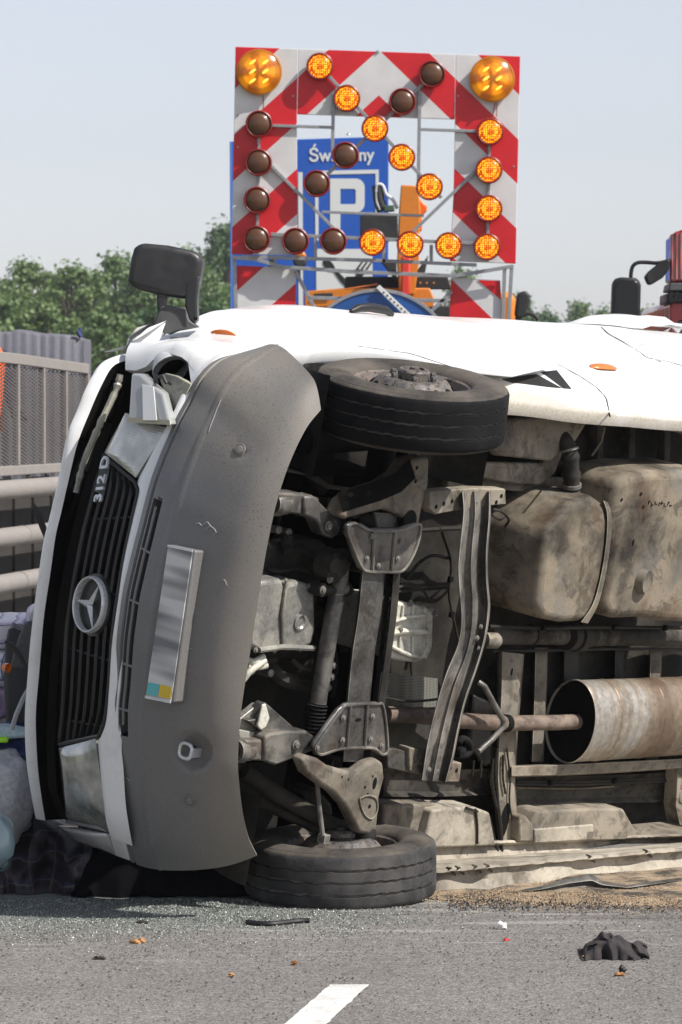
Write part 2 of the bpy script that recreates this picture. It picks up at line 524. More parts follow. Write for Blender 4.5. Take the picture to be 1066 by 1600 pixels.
# door handle lying on the sky line
mb = MB()
hp = [on_side2(x, 489, .0) if x > 2000 else None for x in (0,)]
ch = 1.18
for (x0, x1, r) in ((548, 612, .016),):
    pts = [(x0, 491), (x0 + 10, 486), (x0 + 30, 485.5), (x1 - 10, 489), (x1, 494)]
    q = [VB(x, y, 1.06) for x, y in pts]
    a_of = [S(-0 + 1.35 + .14 * k, ch) + Vector((0, .012 + .022 * math.sin(math.pi * k / 4), 0)) for k in range(5)]
    # find where the waist runs under these pixels
    best = []
    for x, y in pts:
        cand = min(((abs(PX(S(a, ch))[0] - x), a) for a in np.linspace(.6, 3.0, 240)))
        best.append(S(cand[1], ch))
    q = [b + Vector((0, .006 + .020 * math.sin(math.pi * k / 4), 0)) for k, b in enumerate(best)]
    mb.tube(q, [r * .6, r, r * 1.1, r, r * .6], 10)
handle = mb.build('door_handle', MAT['black_plastic'], van, smooth=80)
mb = MB()
rows = []
for i in range(9):
    row = []
    for j in range(7):
        px = 990 + i * 14; 
        prof = [496, 494, 478, 471, 473, 470, 474, 480, 488][i]
        c = 1.22 + .07 * j
        base = min(((abs(PX(S(a, c))[0] - (px - 26 * j)), a) for a in np.linspace(2.2, 5.2, 200)))
        s = S(base[1], c)
        h = max(0, (496 - prof)) / 440 * math.sin(math.pi * min(1, .15 + j / 7)) + .016 * noise.noise(Vector((i * .9, j * .9, 2))) * (1 if 0 < i else 0)
        row.append(s + Vector((0, h + .004, 0)))
    rows.append(row)
mb.grid(rows)
mb.build('crumpled_roof_edge', MAT['white_nose'], van, smooth=18)
mb = MB()
for q in (((985, 545), (1048, 512), (1040, 520), (1000, 542)), ((1020, 560), (1066, 528), (1066, 540), (1034, 562)), ((1052, 505), (1064, 515), (1060, 520), (1049, 510))):
    mb.prism([on_side2(x, y, .012 if k % 2 else .002) for k, (x, y) in enumerate(q)], Vector((0, -.006, 0)))
mb.build('dent_fold', MAT['white_nose'], van, smooth=0)

# ---- rest of the body (mostly out of the frame or hidden): floor side, roof, lower side
def clampz(p):
    q = VAN_M @ p
    if q.z < .02: q.z = .02 + .2 * 0; return VAN_I @ q
    return p
mb = MB(); rows = []
for a in np.concatenate([np.linspace(1.35, 2.2, 8), np.linspace(2.4, 5.32, 10)]):
    cm = float(np.interp(a, [.8, 1.3, 1.6, 2.0, 2.6, 5.3], [1.22, 1.3, 1.5, 1.85, 2.3, 2.3]))
    sec = [(.80, .70), (.83, 1.0), (bside(a, 1.2) - .03, min(1.2, cm - .06)), (bside(a, 1.2) - .16, cm), (.3, cm + .06), (-.3, cm + .06), (-.82, cm), (-.97, min(1.25, cm - .05)), (-.95, .8), (-.86, .70)]
    rows.append([clampz(Vector((-a, b, c))) for b, c in sec])
mb.grid(rows, closed=True)
mb.add(rows[-1], [tuple(range(10))]); mb.add(rows[0], [tuple(range(9, -1, -1))])
mb.build('body_shell', MAT['white_paint'], van, smooth=30)

# ---- bumper
E1 = resample([(405, 545.5), (380, 549.5), (333, 564), (312, 583), (298, 612), (276, 651), (251, 708), (233, 757), (220, 809), (204, 870), (191, 927), (183, 991), (179, 1060), (174, 1109), (177, 1176), (182, 1249), (191, 1310), (203, 1345)], 150)
E2 = resample([(499, 633), (479, 657), (465, 682), (451, 712), (437, 748), (425, 790), (414, 840), (405, 890), (397, 940), (388, 1000), (380, 1050), (372, 1100), (367, 1150), (366, 1200), (370, 1250), (378, 1300), (388, 1330), (396, 1343)], 150)
# match the two edges section by section
E1 = crom(resample(E1, 26), 150); E2 = crom(resample(E2, 26), 150)
SS = [0, .012, .05, .062, .072, .085, .095, .10, .135, .14, .185, .19, .2] + list(np.linspace(.225, .97, 30)) + [.985, 1.0]
slotL = np.array([(777, .1), (1150, .1)])
K_RIDGE = min(range(len(SS)), key=lambda k: abs(SS[k] - .33))
rows = []; slotfaces = []
mb = MB()
dish = (301, 1174, 30)
for i in range(150):
    e1 = V(E1[i][0], E1[i][1], .72); e2 = V(E2[i][0], E2[i][1], .22)
    # ends of the bumper run round the corner: both edges are further back there
    bb = .5 * (e1.y + e2.y)
    out = Vector((1, 0, 0)); f = max(0, (abs(bb) - .45) / .45)
    out = (out + Vector((0, math.copysign(1.25 * f ** 1.5, bb), 0))).normalized()
    row = []
    for j_, s in enumerate(SS):
        p = e1.lerp(e2, s)
        bulge = .045 * (1 - abs(2 * s - 1) ** 3) * (1 - .4 * min(1, f)) + (.03 if bb < 0 else .012) * f * math.sin(math.pi * s)
        p = p + out * bulge
        if s > .8: p = p - out * .02 * ((s - .8) / .2) ** 2
        if .05 < s < .085: p = p - out * .010
        if bb > .3: p = p + Vector((0, .064 * min(1, f) ** 4 * math.sin(math.pi / 2 * min(1, s / .5)) * (1 - (max(0, s - .88) / .12) ** 2), 0))
        if j_ == K_RIDGE: p = p + out * .005
        x, y = PX(p)
        if .098 < s < .186 and 782 < y < 1146 and bb < .9: 
            p = p - out * (.05 if (s < .137 or True) else 0)
        d = math.hypot((x - dish[0]) / 1.0, (y - dish[1]) / 1.05)
        if d < dish[2]: p = p - out * .05 * (1 - (d / dish[2]) ** 2.6)
        for (cx, cy, r) in ((375, 703, 9), (297, 1253, 12)):
            d = math.hypot(x - cx, y - cy)
            if r * .75 < d < r * 1.2: p = p - out * .004
        row.append(p)
    e = row[-1]
    row += [e - out * .006 + Vector((0, 0, .006)), e - out * .012 + Vector((0, 0, .05))]
    rows.append(row)
n = len(rows[0])
vs = [p for r in rows for p in r]; fs = []; ms = []
for i in range(len(rows) - 1):
    for j in range(n - 1):
        fs.append((i * n + j, i * n + j + 1, (i + 1) * n + j + 1, (i + 1) * n + j))
        y = PX(rows[i][j])[1]
        ms.append(1 if (.098 < SS[min(j, len(SS) - 1)] < .186 and 782 < y < 1146 and j + 1 < len(SS) and SS[j + 1] < .188) else 0)
mb.v = [tuple(p) for p in vs]; mb.f = fs; mb.m = ms
bumper = mb.build('front_bumper', [MAT['bumper_plastic'], MAT['slot_black']], van, smooth=50)
def bump_pt(i, s, off=0):
    j = min(range(len(SS)), key=lambda k: abs(SS[k] - s))
    return rows[int(i)][j] + Vector((off, 0, 0))
idx = [i for i in range(150) if 788 < PX(rows[i][8])[1] < 1136]
mb = MB()
k_in = SS.index(.135)
mb.tube([rows[i][k_in] + Vector((.045, 0, 0)) for i in idx], .006, 6)
for yy in (862, 938, 1040, 1110):
    i = min(idx, key=lambda q: abs(PX(rows[q][8])[1] - yy))
    mb.tube([rows[i][SS.index(.095)] + Vector((-.004, 0, 0)), rows[i][SS.index(.19)] + Vector((-.004, 0, 0))], .005, 6)
mb.build('slot_rib', MAT['bumper_plastic'], bumper, smooth=60)
for (cx, cy, r) in ((375, 703, 8), (297, 1253, 7)):
    q = min(((math.hypot(PX(p)[0] - cx, PX(p)[1] - cy), i, j) for i, rr in enumerate(rows[:150]) for j, p in enumerate(rr[:-2])))
    p = rows[q[1]][q[2]]; nn = (rows[min(q[1] + 1, 149)][q[2]] - p).cross(rows[q[1]][q[2] + 1] - p).normalized()
    if nn.x < 0: nn = -nn
    mb = MB(); R = r / 470
    mb.lathe(p, nn, [(R * 1.35, -.003), (R * 1.3, .002), (R * 1.12, .003), (R, .0), (R * .9, .004), (R * .4, .006), (.0005, .006)], 24)
    mb.build('bumper_cap', MAT['bumper_plastic'], bumper, smooth=50)
scr = plain('scratch_pale', (.30, .29, .28), .6)
def bump_near(x, y):
    q = min(((PX(p)[0] - x) ** 2 + (PX(p)[1] - y) ** 2, i, j) for i, rr in enumerate(rows[:150]) for j, p in enumerate(rr[:-2]))
    return rows[q[1]][q[2]]
PXC = [(PX(p), p) for rr in rows[:150] for p in rr[:-2]]
def bump_near(x, y):
    a = sorted(PXC, key=lambda c: (c[0][0] - x) ** 2 + (c[0][1] - y) ** 2)[:3]
    w_ = [1 / (.5 + (c[0][0] - x) ** 2 + (c[0][1] - y) ** 2) for c in a]
    return sum((c[1] * k for c, k in zip(a, w_)), Vector()) / sum(w_)
for pts in ([(305, 821), (311, 817), (317, 822)], [(316, 822), (324, 816), (332, 826)], [(320, 828), (330, 822), (338, 830), (334, 838)], [(198, 1216), (204, 1222)], [(346, 622), (338, 640), (326, 676)], [(286, 1010), (300, 1014)], [(350, 905), (356, 914)]):
    mb = MB(); mb.tube([bump_near(x, y) + Vector((.002, 0, -.001)) for x, y in crom(pts, 8)], [.0008] + [.0018] * 6 + [.0008], 5)
    mb.build('scratch', scr, bumper)
# tow eye
q = min(((math.hypot(PX(p)[0] - 301, PX(p)[1] - 1174), i, j) for i, rr in enumerate(rows[:150]) for j, p in enumerate(rr[:-2])))
tp = rows[q[1]][q[2]]
mb = MB(); path = []
for k in range(25):
    a = 2 * math.pi * k / 24
    r = 1 / (abs(math.cos(a)) ** 3 + abs(math.sin(a)) ** 3) ** (1 / 3)
    path.append(tp + Vector((.034, .025 * r * math.cos(a), .026 * r * math.sin(a))))
mb.tube(path, .0065, 8, cap=False)
mb.box(tp + Vector((.012, .0, -.026)), (.04, .03, .014))
mb.build('tow_eye', MAT['chrome_grey'], bumper, smooth=60)
mb = MB(); mb.lathe(tp + Vector((.006, .0, -.008)), (1, 0, 0), [(.0005, .002), (.016, .002), (.018, -.004)], 16)
mb.build('tow_socket', MAT['slot_black'], bumper)

# ---- number plate in its holder (its characters are not legible)
m, n_, l_, p_ = mk('plate_face')
tc = N(n_, 'ShaderNodeTexCoord'); sp = N(n_, 'ShaderNodeSeparateXYZ'); l_.new(tc.outputs['Object'], sp.inputs[0])
mp_ = N(n_, 'ShaderNodeMapping'); mp_.inputs['Scale'].default_value = (0, 15, 2.2); l_.new(tc.outputs['Object'], mp_.inputs[0])
nz = N(n_, 'ShaderNodeTexNoise', Scale=1.0, Detail=1.5); l_.new(mp_.outputs[0], nz.inputs[0])
c0 = ramp(n_, l_, nz.outputs[0], [(.38, (.15, .15, .16)), (.60, (.55, .545, .53))])
l_.new(c0, p_.inputs['Base Color']); p_.inputs['Roughness'].default_value = .35
def off_front(px, py, a): return VA(px, py, a)
q4 = [(262.5, 853), (301, 861), (267, 1096), (227.5, 1088)]
face = [VA(x, y, -.072) for x, y in q4]
mb = MB()
hold = [face[0] + Vector((-.004, .004, .006)), face[1] + Vector((-.004, .004, -.008)), face[2] + Vector((-.004, -.004, -.008)), face[3] + Vector((-.004, -.004, .006))]
mb.prism(hold, Vector((-.075, 0, 0)))
holder = mb.build('plate_holder', MAT['bumper_plastic'], van, bevel=.008, seg=3)
mb = MB(); mb.prism(face, Vector((-.004, 0, 0)))
plate = mb.build('number_plate', m, holder, bevel=.0015)
def quad_on(fq, u0, u1, v0, v1, off):
    def P(u, v): return (fq[0].lerp(fq[1], u)).lerp(fq[3].lerp(fq[2], u), v) + Vector((off, 0, 0))
    return [P(u0, v0), P(u1, v0), P(u1, v1), P(u0, v1)]
mb = MB(); mb.prism(quad_on(face, .03, .48, .905, .985, .0015), Vector((-.002, 0, 0)))
mb.build('teal_field', plain('plate_teal', (.10, .42, .44), .4), holder)
mb = MB(); mb.prism(quad_on(face, .50, .97, .905, .985, .0015), Vector((-.002, 0, 0)))
mb.build('yellow_field', plain('plate_yellow', (.62, .43, .03), .4), holder)
mb = MB()
for (u0, u1, v0, v1) in ((0, 1, -.008, .006), (0, 1, .994, 1.012)):
    mb.prism(quad_on(face, u0, u1, v0, v1, .003), Vector((-.005, 0, 0)))
mb.build('plate_clip', MAT['chrome_grey'], holder)

# ---- nose: white panel, grille, lamps, bonnet lip
W1 = [(286, 610), (262, 662), (246, 690), (228, 725), (214, 752), (217, 768), (207, 812), (193, 876), (184, 940), (175, 1003), (171, 1064), (166, 1125), (157, 1150), (152, 1160), (155, 1201), (159, 1249), (165, 1285), (171, 1306)]
W2 = [(302, 606), (283, 644), (267, 675), (255, 700), (239, 745), (233, 765), (222, 812), (206, 876), (192, 940), (185, 1003), (181, 1064), (177, 1120), (180, 1150), (180, 1170), (183, 1201), (186, 1249), (191, 1285), (197, 1318)]
w1 = crom(W1, 90); w2 = crom(W2, 90)
mb = MB(); rws = []
for i in range(90):
    a_ = VF(*w1[i], .0); b_ = VF(*w2[i], .0)
    rws.append([a_ + Vector((-.05, 0, .0)), a_ + Vector((-.012, 0, 0))] + [a_.lerp(b_, t) + Vector((.006 * math.sin(math.pi * t), 0, 0)) for t in (.08, .3, .6, .9)] + [b_ + Vector((-.0, 0, -.03))])
mb.grid(rws)
mb.build('nose_panel', MAT['white_nose'], van, smooth=50)
mb = MB(); mb.prism([VF(x, y, .0) for x, y in ((172, 1309), (190, 1311), (203, 1345), (180, 1337))], Vector((-.04, 0, 0)))
mb.build('nose_corner', MAT['white_nose'], van, bevel=.004)
# grille
GL = [(160, 710), (152, 745), (147, 770), (131, 831), (121, 882), (112, 935), (105, 985), (102, 1040), (99, 1100), (94, 1163)]
GR = [(211, 753), (216, 768), (209, 800), (206, 815), (193, 876), (183, 940), (175, 1003), (171, 1064), (165, 1122), (155, 1150)]
gl = crom(GL, 60); gr = crom(GR, 60)
def G(u, t, off):
    i = u * 59; k = min(58, int(i)); f = i - k
    l = gl[k] * (1 - f) + gl[k + 1] * f; r = gr[k] * (1 - f) + gr[k + 1] * f
    return VF(l[0] * (1 - t) + r[0] * t, l[1] * (1 - t) + r[1] * t, off)
mb = MB(); mb.grid([[G(i / 29, t, .06) for t in (-.10, 0, .5, 1, 1.04)] for i in range(30)])
grille = mb.build('grille', MAT['slot_black'], van, smooth=60)
slat_m = grime('grille_plastic', (.012, .012, .0125), (.07, .068, .064), .25, .42, 0, 9, 90, .05, .2)
for t in (.02, .17, .33, .5, .67, .83, .985):
    mb = MB(); us = np.linspace(.10 * (1 - t) * 0 + .005, .995, 40)
    if t == .02: us = np.linspace(.0, 1, 40)
    rws = []
    for u in us:
        p = G(u, t, .012)
        rws.append([p + Vector((0, 0, .007)), p + Vector((.006, 0, 0)), p + Vector((0, 0, -.007)), p + Vector((-.05, 0, -.005)), p + Vector((-.05, 0, .005))])
    mb.grid(rws, closed=True)
    mb.build('slat', slat_m, grille, smooth=50)
for u in (.055, .30, .335 + .2, .72, .93):
    mb = MB(); mb.tube([G(u, t, .022) for t in np.linspace(0, 1, 10)], .0045, 6)
    mb.build('cross_rib', slat_m, grille)
mb = MB()
for (t0, u0, u1) in ((.02, 0, 1), (.985, 0, 1)): pass
fr = [G(0, t, .004) for t in np.linspace(0, 1, 8)] + [G(u, 1, .004) for u in np.linspace(.02, .98, 30)] + [G(1, t, .004) for t in np.linspace(1, 0, 8)] + [G(u, 0, .004) for u in np.linspace(.98, 0, 30)]
mb.tube(fr, .008, 8, cap=False)
mb.build('grille_frame', slat_m, grille)
mb = MB(); mb.prism([G(0.03, .0, -.002), G(.03, .26, -.002), G(.215, .24, -.002), G(.215, .0, -.002)], Vector((-.02, 0, 0)))
mb.build('badge_plate', slat_m, grille)
# emblem: ring with a three pointed star
ec = VF(140, 944.5, -.012)
nrm = Vector((1, 0, .30)).normalized(); eu = Vector((0, 1, 0)); ev = nrm.cross(eu).normalized()
if ev.z < 0: ev = -ev
R = .094
mb = MB()
mb.lathe(ec, nrm, [(R - .007, 0), (R - .005, .009), (R - .001, .011), (R + .003, .004), (R + .003, -.012), (R - .007, -.012), (R - .007, 0)], 56)
for k in range(3):
    a = math.pi / 2 + k * 2 * math.pi / 3 + .03
    d = eu * math.cos(a) + ev * math.sin(a); s_ = nrm.cross(d).normalized()
    tip = ec + d * (R - .006); c1 = ec + s_ * .014 + d * .010; c2 = ec - s_ * .014 + d * .010
    mb.add([ec + nrm * .012, c1 - nrm * .002, tip - nrm * .002, c2 - nrm * .002, tip + nrm * .002], [(0, 1, 4), (1, 2, 4), (0, 4, 3), (4, 2, 3)])
emblem = mb.build('star_emblem', MAT['chrome_grey'], van, smooth=35)
mb = MB(); mb.lathe(ec - nrm * .018, nrm, [(.0005, 0), (R + .012, 0), (R + .012, -.03)], 40)
mb.build('emblem_back', slat_m, emblem)
# writing helper
def text_mesh(s, size, ext, name, mat, parent, M, align='CENTER', sx=1.0, bold=0.0):
    cu = bpy.data.curves.new(name, 'FONT'); cu.body = s; cu.size = size; cu.extrude = ext; cu.offset = bold
    cu.align_x = align; cu.align_y = 'CENTER'; cu.resolution_u = 3
    t = bpy.data.objects.new(name + '_source', cu); COL.objects.link(t)
    dg = bpy.context.evaluated_depsgraph_get(); dg.update()
    me = bpy.data.meshes.new_from_object(t.evaluated_get(dg))
    COL.objects.unlink(t); bpy.data.objects.remove(t); bpy.data.curves.remove(cu)
    me.materials.clear(); me.materials.append(mat)
    me.name = name
    for v in me.vertices: v.co.x *= sx
    o = bpy.data.objects.new(name, me); COL.objects.link(o); o.parent = parent; o.matrix_local = M
    return o
def basis(x, y, o):
    x = Vector(x).normalized(); z = x.cross(Vector(y)).normalized(); y = z.cross(x)
    return Matrix(((x.x, y.x, z.x, o[0]), (x.y, y.y, z.y, o[1]), (x.z, y.z, z.z, o[2]), (0, 0, 0, 1)))
b0, b1 = G(.205, .13, -.022), G(.045, .12, -.022)
text_mesh('312 D', .058, .004, 'model_badge', MAT['chrome_grey'], grille, basis(b1 - b0, (-.28, 0, 1), (b0 + b1) / 2), sx=1.12, bold=.0015)

# ---- lamps
m, n_, l_, p_ = mk('lamp_glass')
tc = N(n_, 'ShaderNodeTexCoord')
wv = N(n_, 'ShaderNodeTexWave', Scale=34.0, Distortion=.8); wv.bands_direction = 'Y'; l_.new(tc.outputs['Object'], wv.inputs[0])
nz = N(n_, 'ShaderNodeTexNoise', Scale=11.0, Detail=3.0); l_.new(tc.outputs['Object'], nz.inputs[0])
c0 = ramp(n_, l_, nz.outputs[0], [(.3, (.10, .105, .095)), (.5, (.24, .245, .225)), (.72, (.46, .455, .42))])
l_.new(c0, p_.inputs['Base Color']); p_.inputs['Roughness'].default_value = .16; p_.inputs['Metallic'].default_value = .25
p_.inputs['Coat Weight'].default_value = 1; p_.inputs['Coat Roughness'].default_value = .04
bp = N(n_, 'ShaderNodeBump', Strength=.10, Distance=.003); l_.new(wv.outputs[1], bp.inputs['Height']); l_.new(bp.outputs[0], p_.inputs['Normal'])
LG = m
def lampgrid(quad, name, mat, bulge=.025, off=0.0, depth=.06, parent=van):
    P4 = [Vector((x, y, 0)) for x, y in quad]
    mb = MB(); rws = []; n = 13
    for i in range(n):
        v = i / (n - 1); r = []
        for j in range(n):
            u = j / (n - 1)
            q = P4[0].lerp(P4[1], u).lerp(P4[3].lerp(P4[2], u), v)
            p = VF(q.x, q.y, off)
            e = min(1, 5 * min(u, 1 - u, v, 1 - v))
            r.append(p + Vector((bulge * e ** .5 * (1 - .25 * (2 * u - 1) ** 2), 0, 0)))
        rws.append(r)
    mb.grid(rws)
    edge = rws[0] + [r[-1] for r in rws[1:]] + rws[-1][-2::-1] + [r[0] for r in rws[-2:0:-1]]
    mb.grid([edge, [p + Vector((-depth, 0, 0)) for p in edge]], closed=True)
    return mb.build(name, mat, parent, smooth=50)
lampgrid([(92, 1169), (149, 1154), (168, 1300), (104, 1286)], 'headlight', LG)
lampgrid([(89, 1290), (167, 1303), (179, 1336), (116, 1314)], 'corner_indicator', plain('clear_lens', (.55, .54, .52), .15, .0, coat=1), .02)
LG2 = LG.copy(); LG2.name = 'lamp_glass_bright'
for q in LG2.node_tree.nodes:
    if q.type == 'VALTORGB':
        for e_, c_ in zip(q.color_ramp.elements, ((.30, .30, .28), (.45, .45, .42), (.66, .655, .62))): e_.color = (*c_, 1)
lampgrid([(196, 645), (261, 669), (212, 746), (163, 707)], 'headlight', LG2, .012)
# the smashed lamp block hanging loose
gl_m, n_, l_, p_ = mk('clear_block')
p_.inputs['Base Color'].default_value = (.40, .41, .40, 1); p_.inputs['Roughness'].default_value = .08; p_.inputs['Transmission Weight'].default_value = .15; p_.inputs['Coat Weight'].default_value = 1
blk = [VF(x, y, -.06) for x, y in ((204, 583), (222, 584), (240, 602), (254, 614), (267, 664), (199, 660))]
mb = MB(); mb.prism(blk, Vector((-.05, .0, .01)))
block = mb.build('loose_indicator', gl_m, van, bevel=.012, seg=4)
mb = MB(); mb.prism([VF(x, y, -.0605) for x, y in ((222, 600), (240, 604), (245, 657), (223, 657))], Vector((-.004, 0, 0)))
mb.build('lens_flute', plain('lens_band', (.66, .66, .64), .2, coat=1), block, bevel=.002)
mb = MB(); mb.prism([VF(x, y, -.061) for x, y in ((200, 652), (265, 656), (266, 664), (199, 660))], Vector((-.004, 0, 0)))
mb.build('lens_base', plain('lens_base_buff', (.40, .37, .26), .5), block)
mb = MB(); mb.prism([V(x, y, c) for x, y, c in ((228, 576, 1.12), (246, 560, 1.1), (268, 553, 1.05), (292, 565, .95), (262, 600, .95))], Vector((-.02, -.02, .05)))
mb.build('lamp_pocket', MAT['cavity_black'], van)
mb = MB(); mb.lathe(V(262, 570, 1.0), (.3, -.5, -.8), [(.001, -.05), (.03, -.045), (.05, -.02), (.062, .02), (.064, .03)], 20)
mb.build('reflector', MAT['chrome_grey'], van)
# bonnet: sprung open, its lip towards the camera
BL_ = [(203, 550), (160, 567), (137, 602), (121, 641), (105, 681), (91, 752), (77, 812), (69, 844), (61, 895), (53, 957), (47, 1010), (43, 1062), (39, 1121), (41, 1185), (48, 1236), (56, 1279)]
BR_ = [(203, 562), (177, 572), (158, 604), (140, 645), (121, 694), (106, 756), (96, 800), (87, 838), (79, 895), (69, 962), (64, 1020), (61, 1056), (56, 1121), (59, 1196), (65, 1245), (71, 1282)]
bl = crom(BL_, 70); br = crom(BR_, 70)
mb = MB(); rws = []
for i in range(70):
    l_p = V(bl[i][0], bl[i][1], 1.22); r_p = V(br[i][0], br[i][1], 1.185)
    edge = Vector((.006, 0, 0))
    k = abs(2 * i / 69 - 1)
    rws.append([r_p + Vector((-.05, 0, .05)), r_p + Vector((-.012, 0, .008)), r_p, r_p.lerp(l_p, .35) + edge, r_p.lerp(l_p, .75) + edge, l_p, l_p + Vector((-.012, 0, .012)), l_p + Vector((-.22, -.02 * l_p.y, .16)), l_p + Vector((-.50, -.05 * l_p.y, .27)), l_p + Vector((-.72, -.08 * l_p.y, .32))])
mb.grid(rws)
mb.m = [1 if (k % 9) < 2 else 0 for k in range(len(mb.f))]
liner = [[r[2] + Vector((-.003, 0, .003)), r[2] + Vector((-.2, 0, -.005)), r[2] + Vector((-.45, 0, -.02))] for r in rws]
bonnet = mb.build('bonnet', [MAT['white_nose'], MAT['cavity_black']], van, smooth=45)
mb = MB()
mb = MB(); mb.grid(liner); mb.build('bonnet_liner', MAT['cavity_black'], bonnet)
mb = MB()
pts = [(188, 590), (176, 620), (166, 655), (150, 700), (135, 730), (128, 752), (118, 790), (106, 812)]
pp = crom(pts, 40)
mb.tube([V(x, y, 1.16) + Vector((.0, .008 * noise.noise(Vector((x * .2, y * .2, 0))), 0)) for x, y in pp], [.020 * (1 - .5 * i / 39) + .006 * noise.noise(Vector((i * .7, 0, 3))) for i in range(40)], 8)
mb.build('bonnet_seal', MAT['cavity_black'], bonnet)
mb = MB(); pp = crom([(196, 585), (188, 612), (160, 672), (140, 720), (127, 770)], 30)
mb.tube([V(x - 8, y, 1.14) for x, y in pp], [.012 + .006 * noise.noise(Vector((i * .9, 1, 3))) for i in range(30)], 7)
mb.build('lip_crease', MAT['cast_alloy'], bonnet)
# dark engine bay behind the grille and above it
mb = MB()
rws = [[V(x, y, 1.12) + Vector((-.14, 0, 0)) for x in (60, 110, 160, 200)] for y in (560, 700, 850, 1000, 1150, 1290)]
ins = [Vector((-.16 - plan(b), b, c)) for b in np.linspace(-.84, .84, 12) for c in (.62, .9, 1.18)]
rws = [[Vector((-.17 - plan(b), b, c)) for c in (.55, .8, 1.0, 1.1)] for b in np.linspace(-.86, .55, 14)]
mb.grid(rws)
rws = [[Vector((-.17 - plan(b) - a, b, 1.1 + a * .2)) for a in (0, .3, .9)] for b in np.linspace(-.86, .40, 14)]
mb.grid(rws)
mb.build('engine_bay', MAT['cavity_black'], van)
mb = MB()
rws = [[Vector((-.10 - plan(b) - .0, b, c)) for c in (1.05, 1.07, 1.09)] for b in np.linspace(-.80, .60, 14)]
mb.grid(rws); mb.build('slam_panel', MAT['cavity_black'], van)

# ---- mirror on its arm
def wl_(px, py, Y): return loc(at(px, py, Y))
Ym = (VAN_M @ S(.62, 1.15)).y
mir_m = grime('mirror_plastic', (.017, .017, .018), (.055, .053, .05), .3, .36, 0, 5, 160, .10, .2)
back = VAN_I.to_3x3() @ Vector((0.005, .15, .0))
mb = MB()
mb.prism([wl_(x, y, Ym - .02) for x, y in ((218, 379), (262, 383), (300, 391), (313, 398), (317, 410), (312, 440), (305, 458), (292, 467), (250, 461), (215, 452), (203, 447), (199, 438), (204, 405), (209, 388))], back)
mirror = mb.build('door_mirror', mir_m, van, bevel=.028, seg=5, smooth=60)
mb = MB()
mb.prism([wl_(x, y, Ym - .01) for x, y in ((244, 455), (262, 460), (259, 478), (254, 492), (246, 490))], back * .5)
mb.prism([wl_(x, y, Ym - .022) for x, y in ((290, 440), (312, 430), (308, 470), (309, 500), (303, 506), (294, 500), (289, 478))], back * .6)
mb.build('mirror_arm', mir_m, mirror, bevel=.008, seg=3)
mb = MB()
mb.prism([wl_(x, y, Ym - .035) for x, y in ((238, 512), (246, 490), (252, 478), (290, 480), (296, 500), (309, 510), (276, 516), (262, 522))], back * .9)
mb.build('mirror_foot', grime('foot_rubber', (.06, .06, .062), (.1, .1, .1), .3, .6, 0, 5, 90, .1, .2), mirror, bevel=.006)
mb = MB(); mb.prism([wl_(x, y, Ym - .037) for x, y in ((249, 484), (268, 487), (278, 494), (287, 512), (292, 512), (291, 482), (262, 476))], back * .1)
mb.build('foot_fold', mir_m, mirror, bevel=.003)
mb = MB(); mb.lathe(wl_(306, 498, Ym - .026), VAN_I.to_3x3() @ Vector((0, -1, 0)), [(.0005, .004), (.006, .004), (.007, 0)], 12)
mb.build('pivot_bolt', MAT['slot_black'], mirror)
